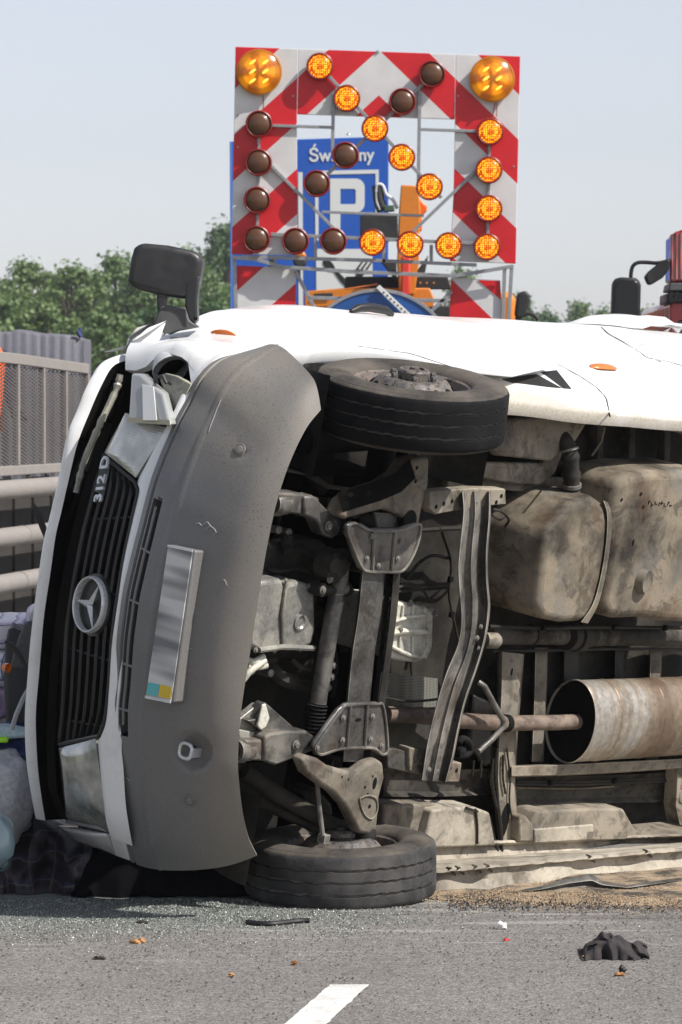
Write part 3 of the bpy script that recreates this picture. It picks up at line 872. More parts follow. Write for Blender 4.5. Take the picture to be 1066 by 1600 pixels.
# ================================================================== wheels
def make_wheel(name, label=None):
    wh = None
    mb = MB(); n = 96
    prof = [(.196, .070), (.203, .088), (.222, .100), (.262, .108), (.292, .105), (.312, .098), (.3125, .0965), (.318, .096), (.329, .088), (.3345, .076)]
    for g in (.043, .0, -.043):
        prof += [(.3355, g + .0055), (.326, g + .0035), (.326, g - .0035), (.3355, g - .0055)]
    prof += [(.3345, -.076), (.329, -.088), (.318, -.096), (.3125, -.0965), (.312, -.098), (.292, -.105), (.262, -.108), (.222, -.100), (.203, -.088), (.196, -.07)]
    m = len(prof)
    def fn(i, a, r, h):
        if 10 <= i < 22: h = h + .0022 * (1 if int(a / (2 * math.pi) * 96) % 2 else -1) * (1 if int(a / (2 * math.pi) * 96) % 4 < 3 else .2)
        if i in (8, 9, 22, 23) and int(a / (2 * math.pi) * 96) % 3 == 0: r -= .0035
        return h, r
    mb.lathe((0, 0, 0), (0, 0, 1), prof, 96, fn=fn)
    for k in range(len(mb.m)):
        seg = k // 96
        mb.m[k] = 1 if (seg < 8 or seg > 22) else (2 if prof[seg][0] < .3300 and prof[seg + 1][0] < .3300 and 9 < seg < 22 else 0)
    tyre = mb.build('tyre', [MAT['tyre_rubber'], MAT['tyre_side'], MAT['tyre_groove']], None, smooth=38)
    mb = MB()
    mb.lathe((0, 0, 0), (0, 0, 1), [(.197, .066), (.206, .078), (.203, .084), (.192, .078), (.186, .06), (.176, .045), (.172, .0), (.172, -.05), (.186, -.06), (.2, -.08), (.197, -.066)], 64)
    mb.lathe((0, 0, 0), (0, 0, 1), [(.174, .022), (.168, .035), (.158, .052), (.118, .096), (.108, .102), (.085, .100), (.060, .096), (.058, .096), (.058, .07), (.085, .08), (.12, .07), (.168, .015)], 64)
    rim = mb.build('wheel', MAT['rim_steel'], None, smooth=40)
    tyre.parent = rim
    mb = MB(); mb.lathe((0, 0, 0), (0, 0, 1), [(.056, .09), (.056, .122), (.050, .129), (.036, .131), (.034, .124), (.0005, .124)], 28)
    mb.lathe((0, 0, 0), (0, 0, 1), [(.0005, .136), (.016, .136), (.018, .124)], 20)
    hub = mb.build('hub', MAT['rim_steel'], rim, smooth=40)
    for k in range(14):
        a = 2 * math.pi * k / 14
        if k == 0:
            mb = MB(); mb.lathe((0, 0, 0), (0, 0, 1), [(.0005, .003), (.0125, .003), (.013, -.001)], 12)
            h0 = mb.build('vent_hole', MAT['slot_black'], rim); o = h0
        else: o = again(h0, rim)
        nrm = Vector((math.cos(a) * .68, math.sin(a) * .68, .73)).normalized()
        o.matrix_local = Matrix.Translation((.139 * math.cos(a), .139 * math.sin(a), .074)) @ nrm.to_track_quat('Z', 'Y').to_matrix().to_4x4()
    for k in range(6):
        a = 2 * math.pi * (k + .3) / 6
        if k == 0:
            mb = MB(); mb.lathe((0, 0, 0), (0, 0, 1), [(.0005, .020), (.010, .020), (.012, .014), (.012, 0)], 6)
            h1 = mb.build('wheel_nut', MAT['rim_steel'], rim, smooth=0); o = h1
        else: o = again(h1, rim)
        o.matrix_local = Matrix.Translation((.078 * math.cos(a), .078 * math.sin(a), .096))
    return rim
def place_wheel(rim, p, ax, spin=0):
    rim.parent = van
    rim.matrix_local = Matrix.Translation(p) @ Vector(ax).to_track_quat('Z', 'Y').to_matrix().to_4x4() @ Matrix.Rotation(spin, 4, 'Z')
wt = make_wheel('wheel')
tag(wt, 'upper front wheel hanging free in the air')
place_wheel(wt, V(641, 634, .34), (.125, 1, -.02), .4)
wb = wt.copy(); COL.objects.link(wb)
for c in wt.children:
    o = c.copy(); COL.objects.link(o); o.parent = wb; o.matrix_local = c.matrix_local.copy()
    if c.name.startswith('tyre'):
        o.data = c.data.copy(); o.data.materials[0] = grime('tyre_dusty', (.030, .030, .032), (.115, .108, .10), .45, .8, 0, 7, 110, .25, .4, spec=.25)
tag(wb, 'lower front wheel standing on the asphalt')
pb = V(532, 1361, .34)
ax_ = VAN_I.to_3x3() @ Vector((0.0, -.055, 1))
q = at(532, 1361, 12.90)
pb = VAN_I @ Vector((q.x, q.y, .113))
place_wheel(wb, pb, ax_, 1.3)
# inside of the lower wheel: brake drum and shield
mb = MB()
mb.lathe((0, 0, 0), (0, 0, 1), [(.0005, .03), (.10, .03), (.16, .045), (.168, .06), (.168, -.02)], 40)
mb.lathe((0, 0, 0), (0, 0, 1), [(.0005, .12), (.05, .12), (.06, .10), (.06, .03)], 24)
br = mb.build('brake_drum', MAT['dark_steel'], van, smooth=40)
br.matrix_local = Matrix.Translation(pb) @ ax_.to_track_quat('Z', 'Y').to_matrix().to_4x4()

# ================================================================== underbody
bolt_me = None
def bolts(parent, pts, r=.009, mat='under_steel'):
    global bolt_me
    if bolt_me is None:
        mb = MB(); mb.lathe((0, 0, 0), (0, 0, -1), [(.0005, 1.0), (.8, .95), (1.0, .6), (1.0, 0), (1.5, 0), (1.5, -.3)], 8)
        t = mb.build('bolt', MAT['under_steel'], None, smooth=30); bolt_me = t.data; bpy.data.objects.remove(t)
    for (x, y, c) in pts:
        o = bpy.data.objects.new('bolt', bolt_me); COL.objects.link(o); o.parent = parent
        o.matrix_local = Matrix.Translation(V(x, y, c)) @ Matrix.Diagonal((r, r, r * .8, 1))
hole_me = None
def holes(parent, pts, r=.008):
    global hole_me
    if hole_me is None:
        mb = MB(); mb.lathe((0, 0, 0), (0, 0, -1), [(.0005, 0), (1, 0), (1.1, -.2)], 12)
        t = mb.build('hole', MAT['slot_black'], None); hole_me = t.data; bpy.data.objects.remove(t)
    for (x, y, c, *rr) in pts:
        o = bpy.data.objects.new('drilled_hole', hole_me); COL.objects.link(o); o.parent = parent
        r_ = rr[0] if rr else r; ry = rr[1] if len(rr) > 1 else r_
        o.matrix_local = Matrix.Translation(V(x, y, c - .0015)) @ Matrix.Diagonal((r_, ry, .003, 1))
def ribbon(mb, left, right, c, prof, n=40, m=None, wob=0.0):
    l = crom(left, n); r = crom(right, n)
    rows = []
    for i in range(n):
        cc = c if isinstance(c, (int, float)) else float(np.interp(i / (n - 1), np.linspace(0, 1, len(c)), c))
        row = []
        for t, dc in prof:
            p = V(l[i][0] * (1 - t) + r[i][0] * t, l[i][1] * (1 - t) + r[i][1] * t, cc + dc)
            if wob: p = p + Vector((0, 0, wob * noise.noise(p * 7)))
            row.append(p)
        rows.append(row)
    return mb.grid(rows, m)
def plate_(name, pts, c, depth, mat, parent=van, bevel=.006, seg=2, smooth=40, taper=0.0, tilt=None):
    mb = MB()
    P = []
    for q in pts:
        cc = c if len(q) == 2 else q[2]
        P.append(V(q[0], q[1], cc))
    mb.prism(P, Vector((0, 0, depth)), taper=taper)
    return mb.build(name, MAT[mat] if isinstance(mat, str) else mat, parent, bevel=bevel, seg=seg, smooth=smooth)

# floor skin and cavity linings
mb = MB()
rows = []
for a in np.linspace(1.18, 5.3, 60):
    rows.append([Vector((-a, b, .56 + .012 * (1 if int((a * 9)) % 2 else 0) + .004 * noise.noise(Vector((a * 3, b * 4, 0))))) for b in np.linspace(-.86, .84, 50)])
mb.grid(rows)
mb.build('floor_pan', MAT['floor_black'], van, smooth=30)
mb = MB()
mb.grid([[Vector((-a, b, 1.02)) for a in np.linspace(.5, 1.3, 6)] for b in np.linspace(-.80, .70, 8)])
mb.grid([[Vector((-1.2, b, c)) for c in (.54, .8, 1.02)] for b in np.linspace(-.88, .86, 8)])
mb.build('bulkhead', MAT['cavity_black'], van)
# upper wheel housing: curved liner behind the wheel
mb = MB(); rows = []
for k in range(24):
    t = math.radians(12 + 168 * k / 23)
    rows.append([Vector((-(.905 - .43 * math.cos(t)), b, .33 + .43 * math.sin(t))) for b in (.90, .8, .62, .55)])
mb.grid(rows)
mb.build('wheel_housing', MAT['dark_steel'], van, smooth=60)
mb = MB(); rows = []
for k in range(24):
    t = math.radians(5 + 105 * k / 23)
    rows.append([Vector((-(.905 - .46 * math.cos(t)), b, .33 + .46 * math.sin(t))) for b in (-.86, -.7, -.55)])
mb.grid(rows)
mb.build('wheel_housing', MAT['dark_steel'], van, smooth=60)
mb = MB(); mb.grid([[Vector((-a, .56 + .015 * noise.noise(Vector((a * 5, c * 5, 0))), c)) for c in np.linspace(.42, 1.0, 9)] for a in np.linspace(.18, 1.05, 14)])
mb.build('inner_wing', MAT['cavity_black'], van)

# beige panel between the upper wheel and the tank
plate_('splash_panel', [(783, 655), (905, 648), (922, 655), (900, 690), (862, 721), (775, 712), (760, 690)], .42, .03, 'dusty_panel', bevel=.01)
plate_('splash_panel', [(715, 722), (850, 724), (880, 668), (893, 672), (868, 740), (845, 758), (800, 756), (715, 740)], .46, .03, 'dusty_panel', bevel=.008)
plate_('sill_return', [(770, 622), (950, 642), (1066, 662), (1100, 672), (1100, 690), (1060, 676), (930, 656), (770, 648)], .34, .03, 'dusty_panel', bevel=.006)
plate_('floor_channel', [(700, 738), (905, 748), (905, 770), (860, 772), (700, 760)], .50, .03, 'dusty_panel', bevel=.006)
for x in (935, 985, 1040):
    plate_('floor_rib', [(x, 655), (x + 9, 656), (x + 7, 735), (x - 2, 735)], .50, .04, 'dusty_grey', bevel=.004)
mb = MB(); mb.tube([V(x, y, .5) for x, y in ((945, 668), (940, 690), (930, 705), (925, 712))], .004, 6)
mb.build('loose_wire', MAT['dusty_panel'], van)
plate_('arch_web', [(470, 695), (478, 688), (525, 694), (520, 760), (505, 775), (478, 740), (468, 715)], .62, .02, 'dark_steel', bevel=.004)
plate_('arch_flange', [(468, 697), (474, 700), (480, 722), (492, 740), (515, 757), (547, 762), (547, 768), (512, 764), (488, 748), (473, 725)], .58, .02, 'dusty_panel', bevel=.003)

# ---- long curved cross member
ch_l = [(722, 768), (724, 800), (719, 850), (716, 885), (718, 925), (721, 965), (716, 1005), (697, 1052), (681, 1105), (668, 1160), (659, 1219)]
ch_r = [(767, 768), (766, 810), (762, 860), (762, 905), (765, 950), (758, 1000), (745, 1045), (729, 1090), (717, 1140), (708, 1185), (698, 1222)]
mb = MB()
prof = [(-.01, .055), (0, .012), (.015, 0), (.05, 0), (.09, .006), (.14, .030), (.24, .034), (.36, .026), (.44, .014), (.52, .012), (.60, .022), (.68, .034), (.84, .034), (.92, .012), (.95, 0), (.985, 0), (1, .01), (1.02, .055)]
ribbon(mb, ch_l, ch_r, [.25, .24, .235, .24, .25, .25, .245, .24, .25], prof, 70)
cm_ = mb.build('cross_member', MAT['under_steel'], van, smooth=60)
bolts(cm_, [(745, 785, .262), (752, 979, .262), (746, 997, .262), (749, 1013, .262), (671, 1203, .268), (683, 1204, .268)], .007)
br1 = plate_('member_bracket', [(672, 768), (740, 763), (790, 764), (791, 788), (768, 790), (725, 796), (681, 804), (672, 795)], .275, .05, 'dusty_panel', bevel=.004)
holes(br1, [(682, 792, .275), (694, 787, .275), (707, 783, .275), (776, 785, .275), (784, 775, .275)], .0075)
br2 = plate_('member_bracket', [(640, 1168), (668, 1172), (700, 1189), (722, 1192), (718, 1222), (690, 1222), (640, 1204)], .285, .05, 'dusty_panel', bevel=.004)
holes(br2, [(704, 1201, .285), (714, 1204, .285)], .008)
plate_('member_bracket', [(606, 1170), (622, 1170), (650, 1180), (656, 1210), (606, 1200)], .30, .08, 'under_steel', bevel=.004)

# ---- axle beam and its end plates
mb = MB()
ribbon(mb, [(566, 880), (558, 960), (549, 1020), (540, 1110), (535, 1190)], [(604, 880), (596, 960), (586, 1020), (577, 1110), (566, 1190)], .30, [(-.03, .10), (0, .01), (.06, 0), (.45, -.004), (.9, 0), (.98, .01), (1.0, .10)], 30)
mb.build('axle_beam', MAT['under_steel'], van, smooth=50)
mb = MB()
ribbon(mb, [(604, 880), (598, 960), (592, 1020), (582, 1110)], [(613, 885), (606, 960), (599, 1020), (588, 1110)], .36, [(0, 0), (1, 0)], 16)
ribbon(mb, [(616, 885), (610, 960), (603, 1020), (590, 1110)], [(626, 885), (620, 960), (612, 1020), (600, 1110)], .315, [(-.1, .10), (0, .0), (.7, 0), (1, .01), (1.05, .1)], 24)
mb.build('beam_flange', MAT['dark_steel'], van, smooth=50)
tp_ = plate_('end_plate', [(541, 832), (543, 820), (552, 815), (566, 818), (580, 826), (624, 826), (640, 820), (651, 817), (660, 820), (661, 832), (652, 858), (642, 880), (632, 893), (615, 897), (575, 896), (563, 888), (552, 862)], .285, .02, 'under_steel', bevel=.008, seg=3)
mb = MB(); op = [(543, 832), (546, 822), (556, 818), (580, 829), (624, 829), (650, 820), (658, 824), (650, 858), (632, 890), (612, 894), (577, 893), (566, 886), (553, 858), (543, 832)]
mb.tube([V(x, y, .281) for x, y in crom(op, 60)], .005, 6, cap=False)
mb.tube([V(585, 830, .281), V(582, 892, .281)], .006, 6); mb.tube([V(618, 830, .281), V(612, 892, .281)], .006, 6)
mb.build('plate_rim', MAT['under_steel'], tp_, smooth=60)
bolts(tp_, [(582, 838, .279), (574, 873, .279), (622, 873, .279), (592, 884, .279), (628, 845, .279)], .007)
lp_ = plate_('end_plate', [(490, 1168), (493, 1158), (530, 1108), (542, 1099), (590, 1097), (600, 1102), (604, 1112), (609, 1165), (607, 1178), (598, 1182), (582, 1172), (535, 1173), (505, 1182), (494, 1180)], .275, .02, 'under_steel', bevel=.008, seg=3)
mb = MB(); op = [(493, 1168), (532, 1112), (546, 1102), (588, 1100), (600, 1106), (606, 1168), (598, 1179), (582, 1169), (535, 1170), (503, 1179), (493, 1172)]
mb.tube([V(x, y, .271) for x, y in crom(op, 60)], .005, 6, cap=False)
mb.tube([V(548, 1102, .271), V(542, 1168, .271)], .006, 6); mb.tube([V(574, 1102, .271), V(570, 1168, .271)], .006, 6)
mb.build('plate_rim', MAT['under_steel'], lp_, smooth=60)
bolts(lp_, [(537, 1122, .268), (583, 1120, .268), (536, 1157, .268), (580, 1156, .268), (597, 1166, .268), (496, 1169, .268)], .008)
holes(lp_, [(560, 1125, .275, .016, .006)], .008)
# lower control arm (to the wheel on the ground)
arm_l = plate_('control_arm', [(470, 1186), (480, 1180), (500, 1186), (515, 1197), (540, 1204), (560, 1204), (575, 1192), (590, 1186), (600, 1192), (602, 1215), (594, 1245), (592, 1275), (589, 1300), (578, 1306), (562, 1302), (553, 1285), (540, 1260), (522, 1240), (500, 1225), (480, 1210)], .255, .05, 'dusty_panel', bevel=.014, seg=3)
holes(arm_l, [(586, 1224, .255, .010, .020), (571, 1230, .255, .005), (575, 1241, .255, .005), (578, 1260, .255, .007), (535, 1214, .255, .004), (545, 1218, .255, .004), (583, 1213, .255, .004)])
mb = MB(); mb.tube([V(x, y, .252) for x, y in crom([(562, 1248), (575, 1243), (588, 1248), (590, 1265), (582, 1279), (572, 1275), (565, 1262), (562, 1248)], 30)], .003, 5, cap=False)
mb.build('arm_boss', MAT['dusty_panel'], arm_l)
mb = MB(); mb.lathe(V(572, 1308, .28), VAN_I.to_3x3() @ Vector((.05, -.1, -1)), [(.035, -.03), (.037, .0), (.034, .018), (.02, .03), (.0005, .032)], 20)
mb.build('ball_joint', MAT['dark_steel'], arm_l, smooth=50)
mb = MB()
mb.tube([V(x, y, c) for x, y, c in ((380, 1205, .5), (420, 1232, .46), (470, 1262, .42), (520, 1290, .38), (565, 1305, .34))], .030, 10)
mb.tube([V(x, y, c) for x, y, c in ((400, 1250, .55), (450, 1272, .46), (500, 1295, .42), (545, 1312, .38))], .022, 10)
mb.build('track_rod', MAT['dark_steel'], van, smooth=60)
mb = MB(); mb.tube([V(495, 1215, .30), V(499, 1262, .30), V(505, 1312, .30)], .0085, 8)
mb.box(V(506, 1310, .30), (.03, .03, .03))
mb.build('drop_link', MAT['under_steel'], van)
plate_('strut_cover', [(478, 1236), (498, 1230), (520, 1255), (525, 1275), (505, 1284), (484, 1268)], .42, .1, 'dark_steel', bevel=.02)
# upper control arm
arm_u = plate_('control_arm', [(665, 714), (672, 716), (670, 760), (660, 795), (655, 822), (640, 824), (628, 806), (600, 796), (560, 806), (540, 812), (530, 806), (540, 785), (560, 770), (600, 758), (625, 742), (640, 720)], .30, .07, 'dusty_panel', bevel=.012, seg=3)
holes(arm_u, [(652, 731, .30, .007), (650, 752, .30, .007), (648, 748, .30, .004)])
mb = MB(); mb.grid([[V(x + dx, y + dy, c) for dx, dy, c in ((0, 0, .30), (8, 26, .29), (14, 44, .33))] for x, y in ((527, 770), (552, 762), (585, 752), (618, 738), (640, 716))])
mb.build('arm_shroud', MAT['cavity_black'], van, smooth=60)
for (x, y) in ((549, 773), (576, 771)): holes(arm_u, [(x, y, .285, .014, .008)])
mb = MB(); mb.lathe(V(548, 792, .34), (0, .2, -1), [(.03, -.05), (.045, .0), (.04, .02), (.0005, .025)], 20)
mb.lathe(V(634, 808, .32), (0, .1, -1), [(.035, -.05), (.038, .02), (.02, .025), (.0005, .022)], 20)
mb.build('arm_bush', MAT['slot_black'], van, smooth=50)
plate_('beam_saddle', [(585, 800), (640, 800), (636, 826), (590, 826)], .33, .08, 'under_steel')
mb = MB(); mb.tube([V(x, y, c) for x, y, c in ((600, 690, .55), (590, 745, .45), (560, 790, .42))], [.05, .05, .04], 14)
mb.tube([V(x, y, c) for x, y, c in ((470, 690, .5), (520, 686, .48), (600, 680, .45))], .05, 14)
mb.build('drive_stub', MAT['slot_black'], van, smooth=60)

# ---- front crash rails
def rail(pts_box, bush, name, arm, boltpt, c):
    o = plate_(name, pts_box, c, .07, 'under_steel', bevel=.008)
    mb = MB(); bx, by, r = bush
    p = V(bx, by, c + .03)
    mb.lathe(p, (1, 0, 0), [(.0005, -.02), (r * .55, -.02), (r * .6, .02), (r * .9, .022), (r, .01), (r, -.012), (r * .86, -.02), (r * .86, -.05)], 28)
    mb.build('rail_bush', MAT['under_steel'], o, smooth=50)
    a = plate_('rail_knuckle', arm, c - .012, .06, 'under_steel', parent=o, bevel=.008)
    bolts(o, [(boltpt[0], boltpt[1], c - .018)], .012)
    return o
r1 = rail([(436, 770), (470, 771), (500, 778), (500, 812), (470, 805), (436, 800)], (431, 787, .042), 'crash_rail', [(476, 776), (490, 774), (528, 812), (532, 832), (520, 842), (506, 836), (496, 814), (476, 805)], (514, 822), .36)
r2 = rail([(384, 1157), (415, 1156), (418, 1190), (386, 1188)], (374, 1173, .042), 'crash_rail', [(414, 1152), (424, 1146), (450, 1142), (480, 1142), (494, 1152), (492, 1172), (470, 1182), (432, 1196), (413, 1190)], (463, 1164), .33)
plate_('rail_plate', [(400, 1124), (412, 1100), (416, 1098), (448, 1126), (466, 1142), (446, 1146), (436, 1162), (420, 1150), (388, 1126)], .36, .04, 'under_steel', bevel=.004)
plate_('rail_plate', [(374, 1124), (404, 1100), (420, 1108), (424, 1132), (402, 1150), (372, 1146)], .39, .03, 'cast_alloy', bevel=.004)
plate_('rail_tab', [(411, 1102), (416, 1100), (422, 1122), (416, 1136), (408, 1141), (403, 1134)], .345, .01, 'bright_alloy', bevel=.003)
plate_('rail_plate', [(374, 1140), (420, 1148), (420, 1158), (374, 1156)], .37, .04, 'cast_alloy', bevel=.004)

# ---- engine, sump, steering
su = plate_('oil_sump', [(398, 918), (408, 908), (440, 905), (447, 912), (468, 908), (488, 914), (493, 926), (494, 985), (488, 1008), (470, 1016), (440, 1014), (410, 1020), (392, 1012), (388, 990), (396, 950)], .42, .22, 'cast_alloy', bevel=.016, seg=3)
mb = MB(); mb.lathe(V(468, 972, .42), (0, 0, -1), [(.030, -.01), (.030, .006), (.024, .008), (.018, .002), (.0005, .002)], 24)
mb.tube([V(405, 1016, .415), V(440, 1011, .41), V(490, 1013, .415)], .010, 8); mb.tube([V(447, 912, .415), V(441, 960, .412), V(443, 1010, .415)], .007, 8)
mb.build('sump_boss', MAT['cast_alloy'], su, smooth=50)
bolts(su, [(400, 1016, .415), (430, 1016, .415), (470, 1014, .415), (447, 908, .415), (484, 916, .415)], .007)
mb = MB()
blk_pts = []
for (c, sz) in (((-.50, .10, .72), (.55, .42, .40)), ((-.42, .36, .82), (.4, .2, .3)), ((-.75, -.2, .8), (.5, .5, .3)), ((-.35, -.42, .86), (.3, .25, .25))):
    mb.box(c, sz)
mb.build('engine_block', MAT['dark_steel'], van, bevel=.03)
st_l = [(522, 876), (517, 925), (506, 980), (497, 1040), (488, 1100), (484, 1112)]
mb = MB()
mb.tube([V(528, 925, .38), V(520, 960, .38), V(508, 1030, .38), V(497, 1098, .38)], .030, 18)
mb.tube([V(531, 880, .38), V(528, 925, .38)], .034, 18)
rack = mb.build('steering_rack', MAT['under_steel'], van, smooth=60)
mb = MB(); pa_, pb_ = V(496, 1100, .38), V(488, 1146, .38)
path = [pa_.lerp(pb_, i / 40) for i in range(41)]
mb.tube(path, [.032 + .006 * math.sin(i / 40 * 2 * math.pi * 8) for i in range(41)], 18)
mb.build('rack_bellows', MAT['tyre_rubber'], rack, smooth=60)
mb = MB()
mb.lathe(V(528, 886, .36), (0, 0, -1), [(.06, -.06), (.055, .0), (.035, .012), (.032, .02), (.0005, .02)], 20)
mb.lathe(V(520, 883, .35), (0, 0, -1), [(.03, -.02), (.026, .01), (.0005, .012)], 16)
mb.lathe(V(544, 922, .35), (0, 0, -1), [(.026, -.05), (.026, .0), (.014, .004), (.012, .016), (.0005, .016)], 16)
mb.lathe(V(505, 922, .37), (0, 0, -1), [(.024, -.05), (.024, .0), (.0005, .006)], 16)
mb.tube([V(505, 922, .385), V(544, 922, .37)], .018, 10)
mb.lathe(V(540, 870, .39), (.3, .5, -1), [(.04, -.04), (.03, .0), (.0005, .01)], 14)
mb.build('steering_joint', MAT['dark_steel'], rack, smooth=50)
bolts(rack, [(544, 922, .345), (505, 922, .36), (540, 895, .35), (516, 905, .36), (519, 1058, .36), (521, 1040, .36), (514, 1075, .37)], .010)
mb = MB()
for (pts, r) in (([(430, 830, .6), (455, 850, .55), (490, 870, .5), (515, 885, .45)], .018), ([(415, 870, .7), (440, 868, .6), (480, 880, .55)], .03), ([(450, 835, .5), (448, 850, .5), (452, 862, .48)], .02), ([(420, 1040, .55), (440, 1060, .5), (480, 1070, .5)], .028), ([(376, 1060, .5), (400, 1038, .48), (430, 1030, .5)], .012), ([(610, 925, .40), (640, 912, .42), (660, 922, .42), (672, 940, .45)], .004), ([(600, 918, .42), (650, 915, .42), (700, 912, .40)], .006), ([(600, 926, .42), (650, 922, .42), (700, 918, .40)], .006), ([(768, 795, .32), (785, 800, .34), (795, 812, .36), (790, 822, .4)], .005), ([(762, 800, .33), (780, 812, .36), (792, 806, .4)], .004), ([(640, 830, .5), (700, 826, .45), (760, 824, .42)], .008)):
    mb.tube([V(*q) for q in crom(pts, 16)], r, 8)
mb.build('hose', MAT['dark_steel'], van, smooth=60)
mb = MB()
for k in range(46):
    x = random.uniform(400, 600); y = random.uniform(790, 1240); c = random.uniform(.52, .85)
    p = V(x, y, c); s = random.uniform(.02, .08)
    if k % 3: mb.box(p, (s, s * random.uniform(.5, 1.6), s), Matrix.Rotation(random.uniform(-.5, .5), 3, 'X'))
    else: mb.lathe(p, (random.uniform(-.4, .4), random.uniform(-.4, .4), -1), [(s * .6, -.1), (s * .6, 0), (s * .3, .01), (.0005, .012)], 12)
mb.build('engine_ancillary', MAT['dark_steel'], van, bevel=.004)
mb = MB()
for (x, y, c) in ((452, 832, .5), (453, 852, .5), (436, 828, .52), (424, 1052, .5), (395, 1048, .46)):
    mb.lathe(V(x, y, c), (.2, .1, -1), [(.014, -.06), (.014, 0), (.008, .004), (.0005, .004)], 10)
mb.build('engine_bolt', MAT['cast_alloy'], van)
mb = MB()
for (pts, r) in (([(806, 1221, .49), (900, 1222, .49), (1000, 1218, .49), (1110, 1214, .49)], .006), ([(806, 1225, .485), (900, 1226, .485), (1000, 1222, .485), (1110, 1218, .485)], .005), ([(765, 979, .40), (850, 981, .38), (960, 980, .38), (1110, 982, .38)], .007), ([(770, 1018, .47), (860, 1016, .47), (960, 1014, .47), (1110, 1016, .47)], .006), ([(690, 830, .44), (705, 880, .44), (702, 930, .44), (716, 1000, .44)], .005), ([(636, 905, .45), (655, 880, .44), (676, 868, .44), (700, 872, .45)], .006), ([(415, 850, .56), (440, 842, .52), (470, 850, .5), (492, 866, .5), (506, 880, .46)], .010), ([(404, 880, .55), (430, 892, .5), (470, 890, .48), (505, 905, .44)], .008), ([(456, 1030, .48), (470, 1042, .46), (486, 1046, .45)], .010), ([(520, 1000, .44), (526, 1040, .42), (520, 1090, .42)], .009), ([(600, 1090, .42), (640, 1096, .41), (690, 1092, .42)], .005)):
    mb.tube([V(*q) for q in crom(pts, 22)], r, 8)
mb.build('brake_line', MAT['dark_steel'], van, smooth=60)
mb = MB()
for (x, y, c) in ((850, 981, .37), (960, 980, .37), (1040, 981, .37), (860, 1223, .48), (960, 1220, .48), (704, 905, .43), (706, 960, .43)):
    mb.box(V(x, y, c), (.022, .022, .014))
mb.build('line_clip', MAT['slot_black'], van, bevel=.003)
for pts in ([(384, 1030, .46), (396, 1034, .44), (412, 1026, .44)], [(380, 1062, .44), (392, 1048, .43), (414, 1032, .43)], [(386, 1040, .45), (404, 1042, .44), (416, 1040, .44)]):
    mb = MB(); mb.tube([V(*q) for q in crom(pts, 10)], .012, 8); mb.build('sump_bracket', MAT['bright_alloy'], van, smooth=60)
# gearbox
gb = plate_('gearbox', [(606, 946), (612, 940), (640, 942), (660, 948), (672, 956), (674, 990), (672, 1015), (664, 1030), (650, 1036), (620, 1032), (596, 1026), (600, 985)], .40, .22, 'bright_alloy', bevel=.02, seg=3)
mb = MB()
mb.tube([V(598, 992, .395), V(630, 986, .39), (V(668, 988, .395))], .011, 8)
mb.tube([V(602, 975, .395), V(640, 964, .39), V(664, 962, .395)], .007, 8)
mb.tube([V(660, 950, .40), V(671, 962, .395), V(670, 1010, .395), V(662, 1028, .40)], .012, 8)
mb.tube([V(600, 1004, .395), V(630, 1020, .39), V(655, 1028, .395)], .008, 8)
for x in (615, 630, 646): mb.tube([V(x, 946, .396), V(x - 2, 968, .394)], .005, 6)
for x in (625, 645): mb.tube([V(x, 994, .394), V(x, 1020, .394)], .005, 6)
mb.build('casting_rib', MAT['bright_alloy'], gb, smooth=60)
bolts(gb, [(612, 942, .392), (642, 943, .392), (674, 1006, .392), (626, 984, .385), (680, 958, .40)], .009)
plate_('gearbox_lug', [(672, 955), (684, 953), (685, 962), (673, 966)], .41, .03, 'bright_alloy', parent=gb, bevel=.003)
# heat shield (perforated) and the pipe in front of it
m, n_, l_, p_ = mk('perforated')
tc = N(n_, 'ShaderNodeTexCoord'); vo = N(n_, 'ShaderNodeTexVoronoi', Scale=95.0); vo.inputs['Randomness'].default_value = 0.0
l_.new(tc.outputs['Object'], vo.inputs['Vector'])
c0 = ramp(n_, l_, vo.outputs['Distance'], [(.28, (.07, .068, .06)), (.40, (.20, .20, .17))])
l_.new(c0, p_.inputs['Base Color']); p_.inputs['Roughness'].default_value = .5; p_.inputs['Metallic'].default_value = .3
mb = MB()
ribbon(mb, [(590, 1050), (588, 1075), (588, 1105)], [(684, 1060), (684, 1085), (684, 1105)], .47, [(0, .05), (.2, .015), (.5, 0), (.8, .02), (1, .06)], 12)
mb.build('heat_shield', m, van, smooth=80)
mb = MB(); ribbon(mb, [(590, 1128), (590, 1150), (600, 1175)], [(690, 1132), (690, 1155), (690, 1182)], .50, [(0, 0), (.5, -.01), (1, .02)], 8)
mb.build('heat_shield', MAT['dusty_grey'], van, smooth=80)
mb = MB()
mb.tube([V(604, 1116, .45), V(640, 1117, .43), V(720, 1126, .41), V(790, 1130, .40), V(870, 1129, .40), V(893, 1128, .40), V(910, 1128, .40)], .029, 20)
pipe = mb.build('exhaust_pipe', MAT['rust_pipe'], van, smooth=60)
mb = MB(); mb.tube([V(786, 1130, .40), V(793, 1130, .40)], .033, 20); mb.build('pipe_clamp', MAT['slot_black'], pipe)
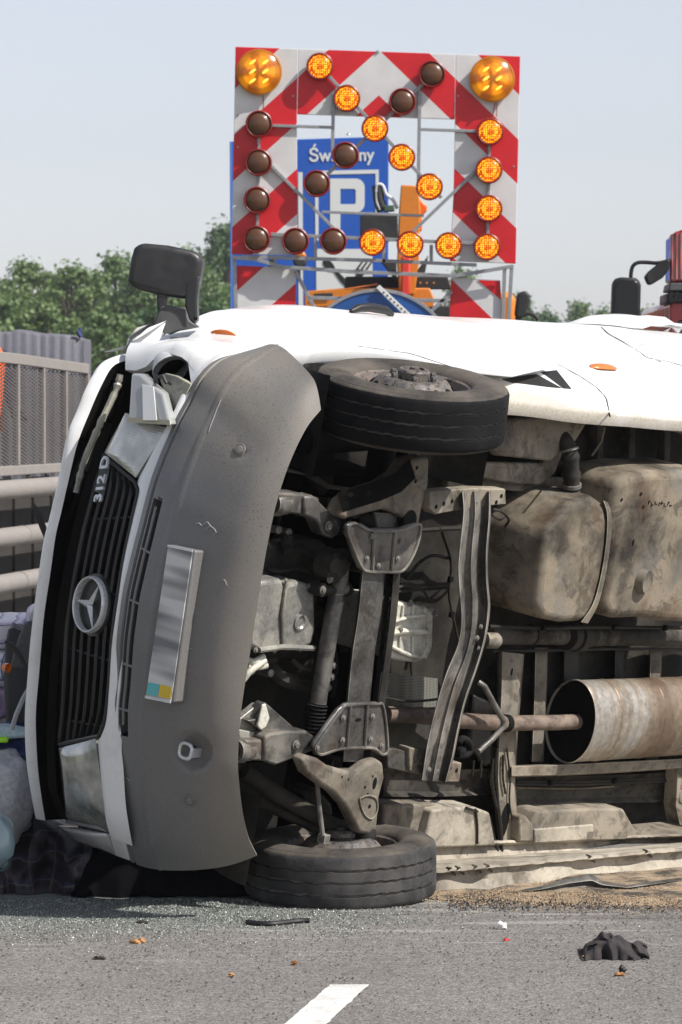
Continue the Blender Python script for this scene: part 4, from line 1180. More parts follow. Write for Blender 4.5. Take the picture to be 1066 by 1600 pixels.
# muffler
mc = V(894, 1127, .42)
mb = MB(); rows = []
prof = [(0.004, .80), (.004, .968), (-.010, .975), (-.014, .99), (-.010, 1.0), (.010, 1.0), (.02, .985), (.03, .98), (.45, .98), (.46, .975), (.47, .98), (1.25, .98)]
for h, s in prof:
    rows.append([mc + Vector((-h, .162 * s * math.cos(t), .115 * s * math.sin(t))) for t in (2 * math.pi * k / 56 for k in range(56))])
mb.grid(rows, closed=True)
muf = mb.build('muffler', MAT['muffler_steel'], van, smooth=40)
mb = MB()
mb.grid([[mc + Vector((-.001 - (.012 if s < .3 else 0), .162 * s * math.cos(t), .115 * s * math.sin(t))) for t in (2 * math.pi * k / 56 for k in range(56))] for s in (.02, .25, .3, .966)], closed=True)
mb.build('muffler_end', MAT['cavity_black'], muf, smooth=40)
for h_ in (.165, .47):
    mb = MB()
    mb.grid([[mc + Vector((-h_ - dx, .162 * sc_ * math.cos(t), .115 * sc_ * math.sin(t))) for t in (2 * math.pi * k / 56 for k in range(56))] for dx, sc_ in ((0, .98), (.003, .996), (.009, .996), (.012, .98))], closed=True)
    mb.build('muffler_seam', MAT['muffler_steel'], muf, smooth=30)
# hanger of the exhaust
mb = MB()
path = [V(x, y, c) for x, y, c in ((748, 1066, .36), (757, 1072, .34), (772, 1100, .335), (787, 1126, .335), (786, 1136, .335), (770, 1154, .335), (748, 1174, .34))]
mb.tube(path, .011, 8)
mb.build('exhaust_hanger', MAT['under_steel'], van, smooth=60)
mb = MB(); mb.tube([V(x, y, .36) for x, y in crom([(718, 1160), (722, 1154), (732, 1158), (736, 1172), (728, 1180), (715, 1180)], 20)], .012, 8)
mb.lathe(V(724, 1176, .35), (0, 0, -1), [(.02, -.02), (.02, .0), (.0005, .006)], 12)
mb.build('hanger_rubber', MAT['tyre_rubber'], van, smooth=60)
# propeller shaft
mb = MB()
mb.tube([V(762, 992, .46), V(880, 993, .46)], .036, 24)
mb.tube([V(912, 995, .46), V(1120, 994, .46)], .036, 24)
sh = mb.build('propeller_shaft', MAT['dusty_grey'], van, smooth=60)
mb = MB()
for x, r, w_ in ((884, .056, 10), (897, .062, 10), (908, .05, 5), (915, .044, 8)):
    mb.tube([V(x, 993, .46), V(x + w_, 993, .46)], r, 28)
mb.tube([V(829, 992, .46), V(833, 992, .46)], .040, 24)
mb.build('shaft_coupling', MAT['dark_steel'], sh, smooth=40)
mb = MB(); mb.lathe(V(772, 1001, .40), (-1, 0, -.2), [(.030, -.05), (.030, .01), (.022, .022), (.0005, .024)], 18); mb.tube([V(757, 1001, .41), V(774, 1001, .40)], .024, 14)
mb.build('shaft_stub', MAT['dusty_panel'], van, smooth=60)

# ---- fuel tank
tank = plate_('fuel_tank', [(853, 840), (862, 824), (890, 793), (900, 784), (930, 776), (946, 788), (952, 812), (950, 850), (942, 905), (930, 945), (915, 972), (880, 974), (850, 968), (839, 950), (846, 890)], .27, .30, 'tank_plastic', bevel=.030, seg=4, smooth=60)
mb = MB()
mb.prism([V(x, y, .255) for x, y in ((968, 752), (985, 742), (1030, 736), (1110, 735), (1110, 975), (1040, 972), (1005, 966), (965, 968), (950, 962), (944, 940), (952, 880), (958, 800))], Vector((0, 0, .28)))
mb.build('tank_rear', MAT['tank_plastic'], tank, bevel=.034, seg=4, smooth=60)
mb = MB()
ribbon(mb, [(943, 782), (949, 805), (947, 850), (938, 905), (926, 945), (908, 972)], [(950, 785), (956, 806), (954, 850), (945, 905), (934, 945), (918, 974)], .262, [(-.1, .04), (0, .0), (1, .0), (1.1, .04)], 30)
mb.build('tank_strap', MAT['dusty_panel'], tank, smooth=50)
mb = MB(); mb.lathe(V(1003, 907, .255), (-.15, 0, -1), [(.046, -.02), (.047, .018), (.043, .026), (.036, .024), (.0005, .026)], 32, ref=(0, 1, 0))
tank_cap = mb.build('tank_cap', MAT['tank_plastic'], tank, smooth=50); 
holes(tank, [(972, 781, .254, .006), (1002, 772, .254, .007), (1006, 792, .254, .006), (990, 848, .254, .0045, .012)])
mb = MB()
path = [V(x, y, c) for x, y, c in crom([(890, 792, .40), (893, 770, .38), (893, 735, .38), (890, 705, .39), (882, 688, .42), (872, 680, .46)], 36)]
mb.tube(path, [.030 + (.005 * (1 if i % 6 < 2 else 0) if 6 < i < 22 else 0) for i in range(36)], 16)
hose = mb.build('filler_hose', MAT['dark_steel'], tank, smooth=40)
mb = MB()
for i in (9, 21): mb.tube([path[i], path[i + 1]], .037, 16)
mb.build('hose_clip', MAT['under_steel'], tank)
mb = MB()
for k, (x, y, h) in enumerate(((1014, 785, 6), (1018, 789, 9), (1024, 786, 5), (1030, 788, 6), (1034, 786, 7), (1038, 789, 6), (1044, 787, 7), (1047, 790, 4))):
    mb.box(V(x, y, .2535), (.003, h / 440, .002)); mb.box(V(x + 2, y + (k % 3) * 2 - 2, .2535), (.007, .003, .002))
mb.build('worn_stamp', MAT['slot_black'], tank)

# ---- lower floor: cross members, rails, step boxes, sill
xm = None
mb = MB()
ribbon(mb, [(782, 1018), (781, 1080), (778, 1150), (776, 1230), (780, 1300), (786, 1350)], [(816, 1022), (812, 1080), (806, 1150), (804, 1230), (808, 1300), (812, 1350)], .44, [(-.15, .08), (0, .01), (.1, 0), (.9, 0), (1, .01), (1.1, .08)], 30)
xm = mb.build('floor_crossmember', MAT['dusty_panel'], van, smooth=50)
holes(xm, [(789, 1282, .44, .026, .062), (800, 1050, .44, .006, .014)])
for x0, x1 in ((835, 856), (880, 905), (960, 975), (1015, 1034)):
    mb = MB(); ribbon(mb, [(x0, 1012), (x0 - 2, 1100), (x0 - 6, 1190)], [(x1, 1012), (x1 - 2, 1100), (x1 - 6, 1190)], .50, [(0, .05), (.1, 0), (.9, 0), (1, .05)], 8)
    mb.build('floor_rib', MAT['dark_steel'] if x0 in (880, 960) else MAT['dusty_panel'], van)
mb = MB(); ribbon(mb, [(800, 1196), (900, 1192), (1066, 1184), (1110, 1182)], [(800, 1214), (900, 1211), (1066, 1201), (1110, 1199)], .42, [(0, .06), (.1, 0), (.9, 0), (1.0, .012), (1.02, .1)], 30, wob=.004)
mb.build('floor_rail', MAT['dusty_panel'], van, smooth=50)
mb = MB(); ribbon(mb, [(600, 1200), (690, 1203), (790, 1200)], [(600, 1245), (690, 1245), (790, 1240)], .50, [(0, 0), (.2, .03), (.8, .03), (1, 0)], 12, wob=.004)
ribbon(mb, [(806, 1214), (930, 1212), (1110, 1204)], [(806, 1258), (930, 1256), (1110, 1250)], .50, [(0, 0), (.2, .03), (.8, .03), (1, 0)], 12, wob=.004)
mb.build('floor_side', MAT['dusty_grey'], van, smooth=50)
mb = MB(); ribbon(mb, [(806, 1228), (900, 1230), (960, 1226)], [(806, 1233), (900, 1234), (960, 1230)], .505, [(0, .01), (.5, -.012), (1, .01)], 10)
mb.build('floor_bead', MAT['dusty_panel'], van)
plate_('step_box', [(676, 1266), (700, 1262), (745, 1262), (766, 1270), (776, 1322), (660, 1326), (668, 1300)], .40, .12, 'pale_sill', bevel=.010, seg=3)
plate_('step_box', [(600, 1258), (680, 1256), (692, 1262), (676, 1300), (668, 1316), (600, 1310)], .44, .10, 'dusty_panel', bevel=.010, seg=3)
plate_('step_box', [(812, 1276), (822, 1274), (834, 1290), (834, 1316), (812, 1316)], .40, .05, 'dusty_panel', bevel=.008)
sb = plate_('step_box', [(840, 1268), (930, 1263), (975, 1264), (995, 1300), (990, 1312), (836, 1316), (828, 1292)], .41, .12, 'dusty_panel', bevel=.010, seg=3)
plate_('step_lip', [(836, 1296), (928, 1288), (928, 1312), (836, 1318)], .40, .03, 'pale_sill', bevel=.005)
plate_('step_box', [(1000, 1294), (1110, 1284), (1110, 1306), (996, 1312)], .43, .06, 'dusty_panel', bevel=.006)
plate_('floor_post', [(1060, 1196), (1110, 1192), (1110, 1300), (1062, 1290), (1056, 1260)], .43, .06, 'dusty_panel', bevel=.006)
mb = MB()
# sill: an upper ledge, a long bright flange, then the outer skin down to the road
def sillcol(x):
    f = lambda xs, ys: float(np.interp(x, xs, ys))
    rag = 1.6 * noise.noise(Vector((x * .06, 0, 0))) + 1.0 * noise.noise(Vector((x * .25, 3, 0)))
    yb = f([672, 760, 830, 900, 1066, 1112], [1399, 1397, 1386, 1376, 1363, 1359])
    G = gnd(x, yb).y
    P0 = VAN_M @ V(x, 1312, .43); Yt = P0.y
    yf = f([672, 1066, 1112], [1361, 1326, 1322])                 # the flange
    Yf = min(G + .04, Yt - .05)
    spec = [(f([672, 1112], [1316, 1300]), Yt + .06), (f([672, 1112], [1318, 1301]) + rag, Yt - .02), (f([672, 1112], [1322, 1304]) + rag, Yt - .03), (f([672, 1112], [1326, 1308]), Yt + .03),
            (yf - f([672, 1112], [16, 9]), Yt + .0), (yf - 3 + rag, Yf + .06), (yf + rag, Yf - .012), (yf + 3.5 + rag, Yf - .014), (yf + 6, Yf + .02), (yf + .45 * (yb - yf), Yf + .02 + .035 * noise.noise(Vector((x * .018, 7, 0)))), (yb, Yf - .01), (yb + 3, Yf + .03)]
    return [loc(at(x, y, Y)) for y, Y in spec]
rows = [sillcol(x) for x in np.linspace(672, 1112, 100)]
mb.grid(rows)
rows_sill = rows
sill = mb.build('lower_sill', MAT['pale_sill'], van, smooth=35)
mb = MB(); rows = []
for x in np.linspace(800, 1112, 60):
    y0 = float(np.interp(x, [800, 845, 890, 925, 940, 980, 1066, 1112], [1394, 1386, 1372, 1366, 1377, 1384, 1372, 1366]))
    y1 = float(np.interp(x, [800, 845, 890, 925, 940, 980, 1066, 1112], [1396, 1396, 1392, 1390, 1391, 1392, 1381, 1376]))
    g = gnd(x, y1, .004).y
    rows.append([loc(at(x, y, Y)) for y, Y in ((y0 + 1, g + .10), (y0 - 1.5, g + .05), (y0, g + .01), ((y0 * .6 + y1 * .4), g - .015), ((y0 + y1) / 2, g + .01), (y1 - 1, g - .01), (y1 + 1, g + .03))])
mb.grid(rows)
mb.build('crushed_skirt', MAT['under_steel'], van, smooth=50)
# oil runs down the crossmember, built as thin raised trickles
mb = MB()
for (pts, r) in (([(777, 1168), (774, 1195), (776, 1230), (779, 1270), (783, 1300), (784, 1330)], .010), ([(770, 1185), (768, 1215), (772, 1245), (776, 1262)], .009), ([(792, 1170), (797, 1215), (796, 1250), (800, 1280)], .005), ([(786, 1180), (786, 1215), (790, 1240)], .006), ([(740, 1188), (738, 1212)], .006), ([(752, 1188), (751, 1215)], .006), ([(743, 1264), (746, 1290), (746, 1318)], .006), ([(728, 1262), (746, 1268)], .006), ([(765, 1275), (770, 1300), (778, 1330)], .006)):
    cc = .432 if pts[0][0] > 755 and pts[0][0] < 800 else (.395 if pts[0][1] > 1255 else .28)
    c2 = {740: .36, 752: .36}.get(pts[0][0], cc)
    mb.tube([V(x, y, c2) for x, y in crom(pts, 20)], [r * (.7 + .5 * abs(noise.noise(Vector((i * .4, pts[0][0], 0))))) for i in range(20)], 7)
for x in (700, 713, 739, 757, 918, 1005):
    k = min(range(100), key=lambda i: abs(672 + i * 440 / 99 - x)); r_ = rows_sill
    mb.tube([r_[k][5], r_[k + 1][6] + Vector((0, 0, -.002)), r_[k + 3][8].lerp(r_[k + 3][9], .3)], [.004, .008, .003], 6)
mb.build('oil_run', MAT['oil_black'], van, smooth=60)
mb = MB(); mb.prism([V(x, y, .46) for x, y in ((742, 1085), (775, 1100), (782, 1180), (760, 1200), (735, 1160))], Vector((0, 0, .03)))
mb.build('oil_patch', MAT['oil_black'], van, bevel=.01)
# ================================================================== GROUND
def sheet(name, pts, mat, z=None, kind='structure'):
    me = bpy.data.meshes.new(name)
    me.from_pydata([tuple(p) for p in pts], [], [tuple(range(len(pts)))])
    me.materials.append(mat)
    o = bpy.data.objects.new(name, me); COL.objects.link(o)
    if kind: o['kind'] = kind
    return o
grass_m = grime('grass_ground', (.075, .10, .03), (.13, .13, .05), .5, .9, 0, .3, 8, .3, .4)
sheet('terrain', [(-900, -150, -.02), (900, -150, -.02), (900, 1500, -.02), (-900, 1500, -.02)], grass_m)
m, n_, l_, p_ = mk('asphalt')
tc = N(n_, 'ShaderNodeTexCoord')
v1 = N(n_, 'ShaderNodeTexVoronoi', Scale=120.0); v2 = N(n_, 'ShaderNodeTexNoise', Scale=210.0, Detail=3.0); v3 = N(n_, 'ShaderNodeTexNoise', Scale=1.3, Detail=5.0, Roughness=.6); v4 = N(n_, 'ShaderNodeTexNoise', Scale=22.0, Detail=4.0)
for q in (v1, v2, v3, v4): l_.new(tc.outputs['Object'], q.inputs['Vector'])
c0 = ramp(n_, l_, v1.outputs['Color'], [(.12, (.118, .112, .106)), (.5, (.190, .178, .166)), (.9, (.275, .258, .238))])
c1 = mixc(n_, l_, 1.0, c0, ramp(n_, l_, v2.outputs[0], [(.32, .62), (.68, 1.22)]), 'MULTIPLY')
c2 = mixc(n_, l_, 1.0, c1, ramp(n_, l_, v3.outputs[0], [(.3, .86), (.7, 1.10)]), 'MULTIPLY')
c3 = mixc(n_, l_, 1.0, c2, ramp(n_, l_, v4.outputs[0], [(.3, .90), (.7, 1.07)]), 'MULTIPLY')
# pale scuffs and a spill of crushed glass powder, worn into the surface around the wreck
sp = N(n_, 'ShaderNodeSeparateXYZ'); l_.new(tc.outputs['Object'], sp.inputs[0])
mp_ = N(n_, 'ShaderNodeMapping'); mp_.inputs['Scale'].default_value = (1.1, 11, 1); mp_.inputs['Rotation'].default_value = (0, 0, -.22); l_.new(tc.outputs['Object'], mp_.inputs[0])
k1 = N(n_, 'ShaderNodeTexNoise', Scale=1.0, Detail=5.0, Roughness=.6, Distortion=.4); l_.new(mp_.outputs[0], k1.inputs[0])
def band(sock, lo, hi, soft):
    a_ = N(n_, 'ShaderNodeMapRange'); l_.new(sock, a_.inputs[0]); a_.inputs[1].default_value = lo - soft; a_.inputs[2].default_value = lo + soft
    b_ = N(n_, 'ShaderNodeMapRange'); l_.new(sock, b_.inputs[0]); b_.inputs[1].default_value = hi - soft; b_.inputs[2].default_value = hi + soft; b_.inputs[3].default_value = 1; b_.inputs[4].default_value = 0
    return math_(n_, l_, 'MULTIPLY', a_.outputs[0], b_.outputs[0])
near_ = math_(n_, l_, 'MULTIPLY', band(sp.outputs[1], 11.5, 13.2, .3), ramp(n_, l_, k1.outputs[0], [(.57, 0.0), (.66, .55)]))
c3 = mixc(n_, l_, near_, c3, (.36, .35, .33))
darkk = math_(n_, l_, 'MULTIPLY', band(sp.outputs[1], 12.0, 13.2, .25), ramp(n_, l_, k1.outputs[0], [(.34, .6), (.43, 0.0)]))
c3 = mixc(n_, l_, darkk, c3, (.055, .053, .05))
gz_ = math_(n_, l_, 'MULTIPLY', band(sp.outputs[1], 12.15, 13.3, .22), band(sp.outputs[0], -2.6, .05, .5))
gz_ = math_(n_, l_, 'MULTIPLY', gz_, ramp(n_, l_, v4.outputs[0], [(.36, .25), (.56, 1.0)]))
k2 = N(n_, 'ShaderNodeTexNoise', Scale=190.0, Detail=2.0, Roughness=.7); l_.new(tc.outputs['Object'], k2.inputs[0])
c3 = mixc(n_, l_, gz_, c3, ramp(n_, l_, k2.outputs[0], [(.40, (.035, .045, .04)), (.52, (.14, .155, .145)), (.64, (.48, .50, .47))]))
l_.new(c3, p_.inputs['Base Color']); p_.inputs['Roughness'].default_value = .9; p_.inputs['Specular IOR Level'].default_value = .3
bp = N(n_, 'ShaderNodeBump', Strength=.6, Distance=.004); hh = math_(n_, l_, 'ADD', v2.outputs[0], v1.outputs['Distance']); l_.new(hh, bp.inputs['Height']); l_.new(bp.outputs[0], p_.inputs['Normal'])
ASPH = m
RD = Vector((.18, .983, 0)).normalized(); RX = Vector((RD.y, -RD.x, 0))
def rd(u, v, z=0): return Vector((0, 12, z)) + RX * u + RD * v
mb = MB(); mb.prism([rd(-5.2, -40), rd(14, -40), rd(14, 140), rd(-5.2, 140)], Vector((0, 0, -.25)))
o = mb.build('road', ASPH, None, smooth=0); o['kind'] = 'structure'
mark_m = grime('road_paint', (.66, .655, .63), (.33, .31, .29), .35, .7, 0, 14, 120, .3, .2)
q0, q1, q2, q3 = gnd(516, 1538, .004), gnd(577, 1538, .004), gnd(512, 1600, .004), gnd(442, 1600, .004)
d_ = ((q3 - q0) + (q2 - q1)).normalized()
wv_ = q1 - q0
mb = MB()
L_ = 2.2; A, B = [], []
for i in range(60):
    t = L_ * i / 59
    A.append(q0 + d_ * t + wv_.normalized() * .006 * noise.noise(Vector((t * 14, 0, 0)))); B.append(q1 + d_ * t + wv_.normalized() * .006 * noise.noise(Vector((t * 14, 5, 0))))
mb.grid([A, B]); o = mb.build('lane_dash', mark_m, None, smooth=0); o['kind'] = 'structure'
# absorbent sand thrown under the van
m, n_, l_, p_ = mk('sand')
tc = N(n_, 'ShaderNodeTexCoord'); s1 = N(n_, 'ShaderNodeTexNoise', Scale=5.0, Detail=6.0, Roughness=.7); s2 = N(n_, 'ShaderNodeTexNoise', Scale=160.0, Detail=2.0)
for q in (s1, s2): l_.new(tc.outputs['Object'], q.inputs['Vector'])
cs = ramp(n_, l_, s1.outputs[0], [(.42, (.05, .042, .033)), (.49, (.22, .165, .11)), (.60, (.38, .29, .19))])
cs = mixc(n_, l_, 1.0, cs, ramp(n_, l_, s2.outputs[0], [(.3, .65), (.7, 1.15)]), 'MULTIPLY')
l_.new(cs, p_.inputs['Base Color']); p_.inputs['Roughness'].default_value = .95
mb = MB(); rows = []
for i in range(160):
    x = 655 + i * 3.5; row = []
    y0 = 1350; y1 = float(np.interp(x, [650, 700, 800, 900, 1066, 1210], [1402, 1408, 1411, 1414, 1418, 1420])) + 7 * noise.noise(Vector((x * .02, 0, 0))) + 5 * noise.noise(Vector((x * .07, 4, 0))) + 4 * noise.noise(Vector((x * .19, 9, 0)))
    for j in range(16):
        t = j / 15; g = gnd(x, y0 + (y1 - y0) * t)
        e = min(1, 4 * (1 - t), i / 5)
        row.append(g + Vector((0, 0, .003 + .016 * max(0, e) * (.6 + .6 * noise.noise(g * 6)) )))
    rows.append(row)
mb.grid(rows); o = mb.build('absorbent_sand', m, None, smooth=60); o['kind'] = 'stuff'
# chips: crumbled glass, black crumbs and grains, scattered over the road
def chips(name, n, fn, size, mats, flat=.8):
    vs = np.zeros((n * 5, 3)); fs = []
    k = 0
    base = np.array([[1, 0, 0], [0, 1, 0], [-1, 0, 0], [0, -1, 0]], float)
    mi = []
    while k < n:
        x, y = fn()
        g = gnd(x, y, .0)
        s = rng.uniform(*size) * .5
        ang = rng.uniform(0, 6.28); ca, sa = math.cos(ang), math.sin(ang)
        q = base * s * rng.uniform(.6, 1.3, (4, 1))
        q = np.stack([q[:, 0] * ca - q[:, 1] * sa, q[:, 0] * sa + q[:, 1] * ca, np.full(4, .001)], 1)
        z0 = .010 if name == 'sand_grains' else .001
        vs[k * 5:k * 5 + 4] = q + np.array([g.x, g.y, z0])
        vs[k * 5 + 4] = [g.x + rng.uniform(-.4, .4) * s, g.y + rng.uniform(-.4, .4) * s, z0 + s * 2 * flat * rng.uniform(.5, 1.2)]
        b = k * 5
        fs += [(b, b + 1, b + 4), (b + 1, b + 2, b + 4), (b + 2, b + 3, b + 4), (b + 3, b, b + 4)]
        mi += [int(rng.integers(0, len(mats)))] * 4
        k += 1
    me = bpy.data.meshes.new(name); me.from_pydata(vs.tolist(), [], fs)
    for q in mats: me.materials.append(q)
    me.polygons.foreach_set('material_index', mi)
    o = bpy.data.objects.new(name, me); COL.objects.link(o); o['kind'] = 'stuff'
    return o
gl1 = plain('glass_pale', (.40, .42, .38), .35); gl2 = plain('glass_green', (.05, .065, .055), .3); gl3 = plain('glass_mid', (.17, .185, .17), .35)
blk = plain('crumb_black', (.02, .02, .024), .6); blk2 = plain('crumb_grey', (.06, .058, .055), .7)
def near_glass():
    while True:
        y = 1405 + abs(rng.normal(0, 32)); x = rng.uniform(-60, 1130)
        d = math.exp(-((x - 230) / 330) ** 2) + .04
        if x > 640: d *= .30
        cl = noise.noise(Vector((x * .012, y * .06, 2.2))) + .6 * noise.noise(Vector((x * .04, y * .15, 5)))
        if rng.uniform() < d * (.35 + max(0, .5 + 1.6 * cl)) and y < 1520: return x, y
chips('broken_glass', 15000, near_glass, (.0035, .0075), [gl1, gl2, gl2, gl3, gl2, gl3], .7)
def wide():
    y = 1418 + 190 * rng.uniform() ** 2.6; x = rng.uniform(-80, 1150)
    return x, y
chips('dark_crumbs', 4600, wide, (.003, .010), [blk, blk2], .45)
def oilband(): return rng.uniform(700, 1140), 1401 + rng.normal(0, 9)
chips('oil_soaked_grit', 6500, oilband, (.006, .014), [blk, blk, plain('soaked', (.07, .05, .035), .8)], .8)
sg = plain('sand_grain', (.36, .27, .175), .95)
def sandband():
    x = rng.uniform(660, 1140); return x, 1396 + rng.normal(0, 13) + (x - 700) * .03
chips('sand_grains', 5000, sandband, (.004, .009), [sg, plain('sand_grain_dark', (.28, .19, .11), .95)], .6)

# ================================================================== debris
def lump(name, c, r, mat, seed=0, n=14, amp=.35, sub=0, parent=None):
    mb = MB(); rows = []
    for i in range(n + 1):
        th = math.pi * i / n; row = []
        for j in range(n * 2):
            ph = math.pi * j / n
            d = Vector((math.sin(th) * math.cos(ph), math.sin(th) * math.sin(ph), math.cos(th)))
            k = 1 + amp * noise.noise(d * 1.7 + Vector((seed, 0, 0))) + amp * .4 * noise.noise(d * 4.1 + Vector((0, seed, 0)))
            row.append(Vector(c) + Vector((d.x * r[0] * k, d.y * r[1] * k, max(-r[2] * .98, d.z * r[2] * k))))
        rows.append(row)
    mb.grid(rows, closed=True)
    return mb.build(name, mat, parent, smooth=60)
def cloth_heap(name, sil, py_base, Yr, mat, folds=3, seed=0):
    """a heap of cloth whose outline against the road is sil (photo pixels), thickness Yr metres in depth"""
    xs = np.linspace(sil[0][0], sil[-1][0], 90)
    tops = np.interp(xs, [s[0] for s in sil], [s[1] for s in sil])
    mb = MB(); rows = []
    for i_, x in enumerate(xs):
        i = i_ * 41 / 89
        g = gnd(x, py_base); Y0 = g.y; t = at(x, tops[i_], Y0 + Yr * .4)
        h = max(.004, t.z); row = []
        for j in range(30):
            v = j / 29
            f = math.sin(math.pi * v) ** .65
            fold = .22 * noise.noise(Vector((i * .22 + v * 3, v * 2, seed))) + .22 * noise.noise(Vector((i * .13 - v * 1.5, seed, v * 3))) - .12 * abs(noise.noise(Vector((i * .16 + v * 5, seed, 1))))
            z = h * max(0, f * (1 + fold * 1.2)) if 0 < j < 29 else 0
            row.append(Vector((g.x * (1 + (v * Yr) / Y0) + .008 * noise.noise(Vector((i * .3, v * 4, seed))), Y0 - .03 * (1 - v) + v * Yr + .07 * noise.noise(Vector((i * .17 + v * 2, v * 4.5, seed + 4))), z + .002)))
        rows.append(row)
    mb.grid(rows)
    return mb.build(name, mat, None, smooth=60)
cl_m = grime('black_cloth', (.022, .018, .019), (.05, .042, .04), .4, .9, 0, 14, 140, .35, .3)
o = cloth_heap('black_cloth', [(906, 1496), (914, 1482), (928, 1467), (940, 1462), (955, 1458), (965, 1464), (980, 1471), (1000, 1477), (1012, 1479), (1018, 1483), (1012, 1494)], 1498, .20, cl_m, seed=3)
tag(o, 'crumpled black cloth lying on the asphalt at the lower right', 'cloth')
mb = MB(); mb.tube([gnd(386 + 98 * t, 1441 + 2.5 * math.sin(t * 5) , .008) for t in np.linspace(0, 1, 16)], .0095, 8)
tag(mb.build('rubber_strip', MAT['black_plastic'], None), 'thin black rubber strip lying on the asphalt before the lower wheel', 'debris')
crumb = plain('orange_crumb', (.36, .18, .07), .8); wood = plain('rust_crumb', (.22, .09, .03), .7); dk = plain('dark_shard', (.03, .025, .022), .6)
wh = plain('white_paper', (.72, .71, .68), .8); rd_ = plain('red_shard', (.5, .02, .02), .4)
for (nm, x, y, r, mt, lb, ct) in (('orange_fragment', 212, 1474, (.016, .013, .008), crumb, 'orange plastic fragment on the pale scuffed asphalt below the bumper', 'fragment'),
        ('orange_fragment', 222, 1473, (.012, .012, .008), crumb, 'smaller orange fragment touching the larger one below the bumper', 'fragment'),
        ('orange_fragment', 362, 1526, (.009, .008, .006), crumb, 'tiny orange fragment alone on the asphalt left of the lane dash', 'fragment'),
        ('rust_fragment', 460, 1508, (.007, .007, .008), wood, 'tiny rust brown fragment on the asphalt above the lane dash', 'fragment'),
        ('dark_shard', 155, 1499, (.018, .012, .006), dk, 'flat dark shard on the asphalt at the lower left', 'shard'),
        ('dark_shard', 222, 1443, (.022, .01, .005), dk, 'dark splinter among the crumbled glass at the left', 'shard'),
        ('paper_scrap', 786, 1452, (.015, .013, .013), wh, 'crumpled white scrap on the asphalt in front of the sill', 'paper'),
        ('red_shard', 791, 1470, (.010, .008, .004), rd_, 'small red shard on the asphalt below the white scrap', 'shard'),
        ('orange_fragment', 969, 1525, (.014, .012, .006), crumb, 'flat orange crumb on the asphalt below the black cloth', 'fragment'),
        ('dark_shard', 972, 1521, (.012, .012, .012), dk, 'little dark lump beside the orange crumb below the black cloth', 'shard'),
        ('orange_fragment', 916, 1498, (.012, .01, .006), crumb, 'orange crumb at the left edge of the black cloth', 'fragment')):
    g = gnd(x, y)
    tag(lump(nm, (g.x, g.y, r[2] * .8), r, mt, seed=x * .37, n=7, amp=.95), lb, ct)

# ================================================================== luggage spilled at the left
def checked(name, ca, cb, cc, sc, base):
    m, n, l, p = mk(name)
    tc = N(n, 'ShaderNodeTexCoord'); sp = N(n, 'ShaderNodeSeparateXYZ')
    nz = N(n, 'ShaderNodeTexNoise', Scale=5.0, Detail=2.0); l.new(tc.outputs['Object'], nz.inputs[0])
    off = N(n, 'ShaderNodeVectorMath'); off.operation = 'MULTIPLY_ADD'; l.new(nz.outputs['Color'], off.inputs[0]); off.inputs[1].default_value = (.10, .10, .10); l.new(tc.outputs['Object'], off.inputs[2])
    l.new(off.outputs[0], sp.inputs[0])
    def stripes(ax, s, lo):
        f = math_(n, l, 'FRACT', math_(n, l, 'MULTIPLY', sp.outputs[ax], s)); return math_(n, l, 'LESS_THAN', f, lo)
    a = mixc(n, l, stripes(0, sc, .22), base, ca); b = mixc(n, l, stripes(2, sc, .22), a, cb)
    c = mixc(n, l, math_(n, l, 'MAXIMUM', stripes(0, sc * 1.0, .07), stripes(2, sc * 1.0, .07)), b, cc)
    l.new(c, p.inputs['Base Color']); p.inputs['Roughness'].default_value = .45
    bp = N(n, 'ShaderNodeBump', Strength=.3, Distance=.01); l.new(nz.outputs[0], bp.inputs['Height']); l.new(bp.outputs[0], p.inputs['Normal'])
    return m
def bag(name, x0, y0, x1, y1, Y, dep, mat, label, cat, group=None, seed=0, pw=.45):
    a, b = at(x0, y0, Y), at(x1, y1, Y)
    cx, cz = (a.x + b.x) / 2, (a.z + b.z) / 2; rx, rz = abs(b.x - a.x) / 2, abs(a.z - b.z) / 2
    mb = MB(); rows = []; n = 20
    sg_ = lambda v: math.copysign(abs(v) ** pw, v)
    for i in range(n + 1):
        th = math.pi * i / n - math.pi / 2; row = []
        for j in range(36):
            ph = 2 * math.pi * j / 36
            d = Vector((sg_(math.cos(th)) * sg_(math.cos(ph)) * rx, sg_(math.cos(th)) * sg_(math.sin(ph)) * dep / 2, sg_(math.sin(th)) * rz))
            w_ = .035 * noise.noise(d * 9 + Vector((seed, 0, 0))) + .018 * noise.noise(d * 24 + Vector((seed, 0, 0)))
            d = d * (1 + w_ / max(.08, d.length))
            row.append(Vector((cx, Y + dep / 2, cz)) + d)
        rows.append(row)
    mb.grid(rows, closed=True)
    for i, v in enumerate(mb.v):
        if v[2] < .004: mb.v[i] = (v[0], v[1], .004)
    o = mb.build(name, mat, None, smooth=60)
    c = Vector((cx, Y + dep / 2, max(0, cz - rz)))
    o.location = c
    for v in o.data.vertices: v.co -= c
    return tag(o, label, cat, group)
lilac = checked('lilac_check', (.60, .53, .68), (.62, .57, .70), (.20, .15, .30), 14, (.78, .76, .79))
blue_c = checked('blue_check', (.42, .50, .68), (.50, .57, .72), (.10, .13, .28), 14, (.78, .79, .80))
tartan = checked('tartan', (.040, .018, .022), (.014, .015, .034), (.075, .065, .066), 12, (.013, .010, .014))
G1 = None
bag('checked_bag', -70, 966, 38, 1018, 13.95, .4, lilac, 'white and lilac checked carrier bag on top of the luggage pile', 'bag', G1, 1)
bag('checked_bag', -80, 1018, 20, 1076, 13.9, .4, blue_c, 'white and blue checked carrier bag under the lilac one', 'bag', G1, 2)
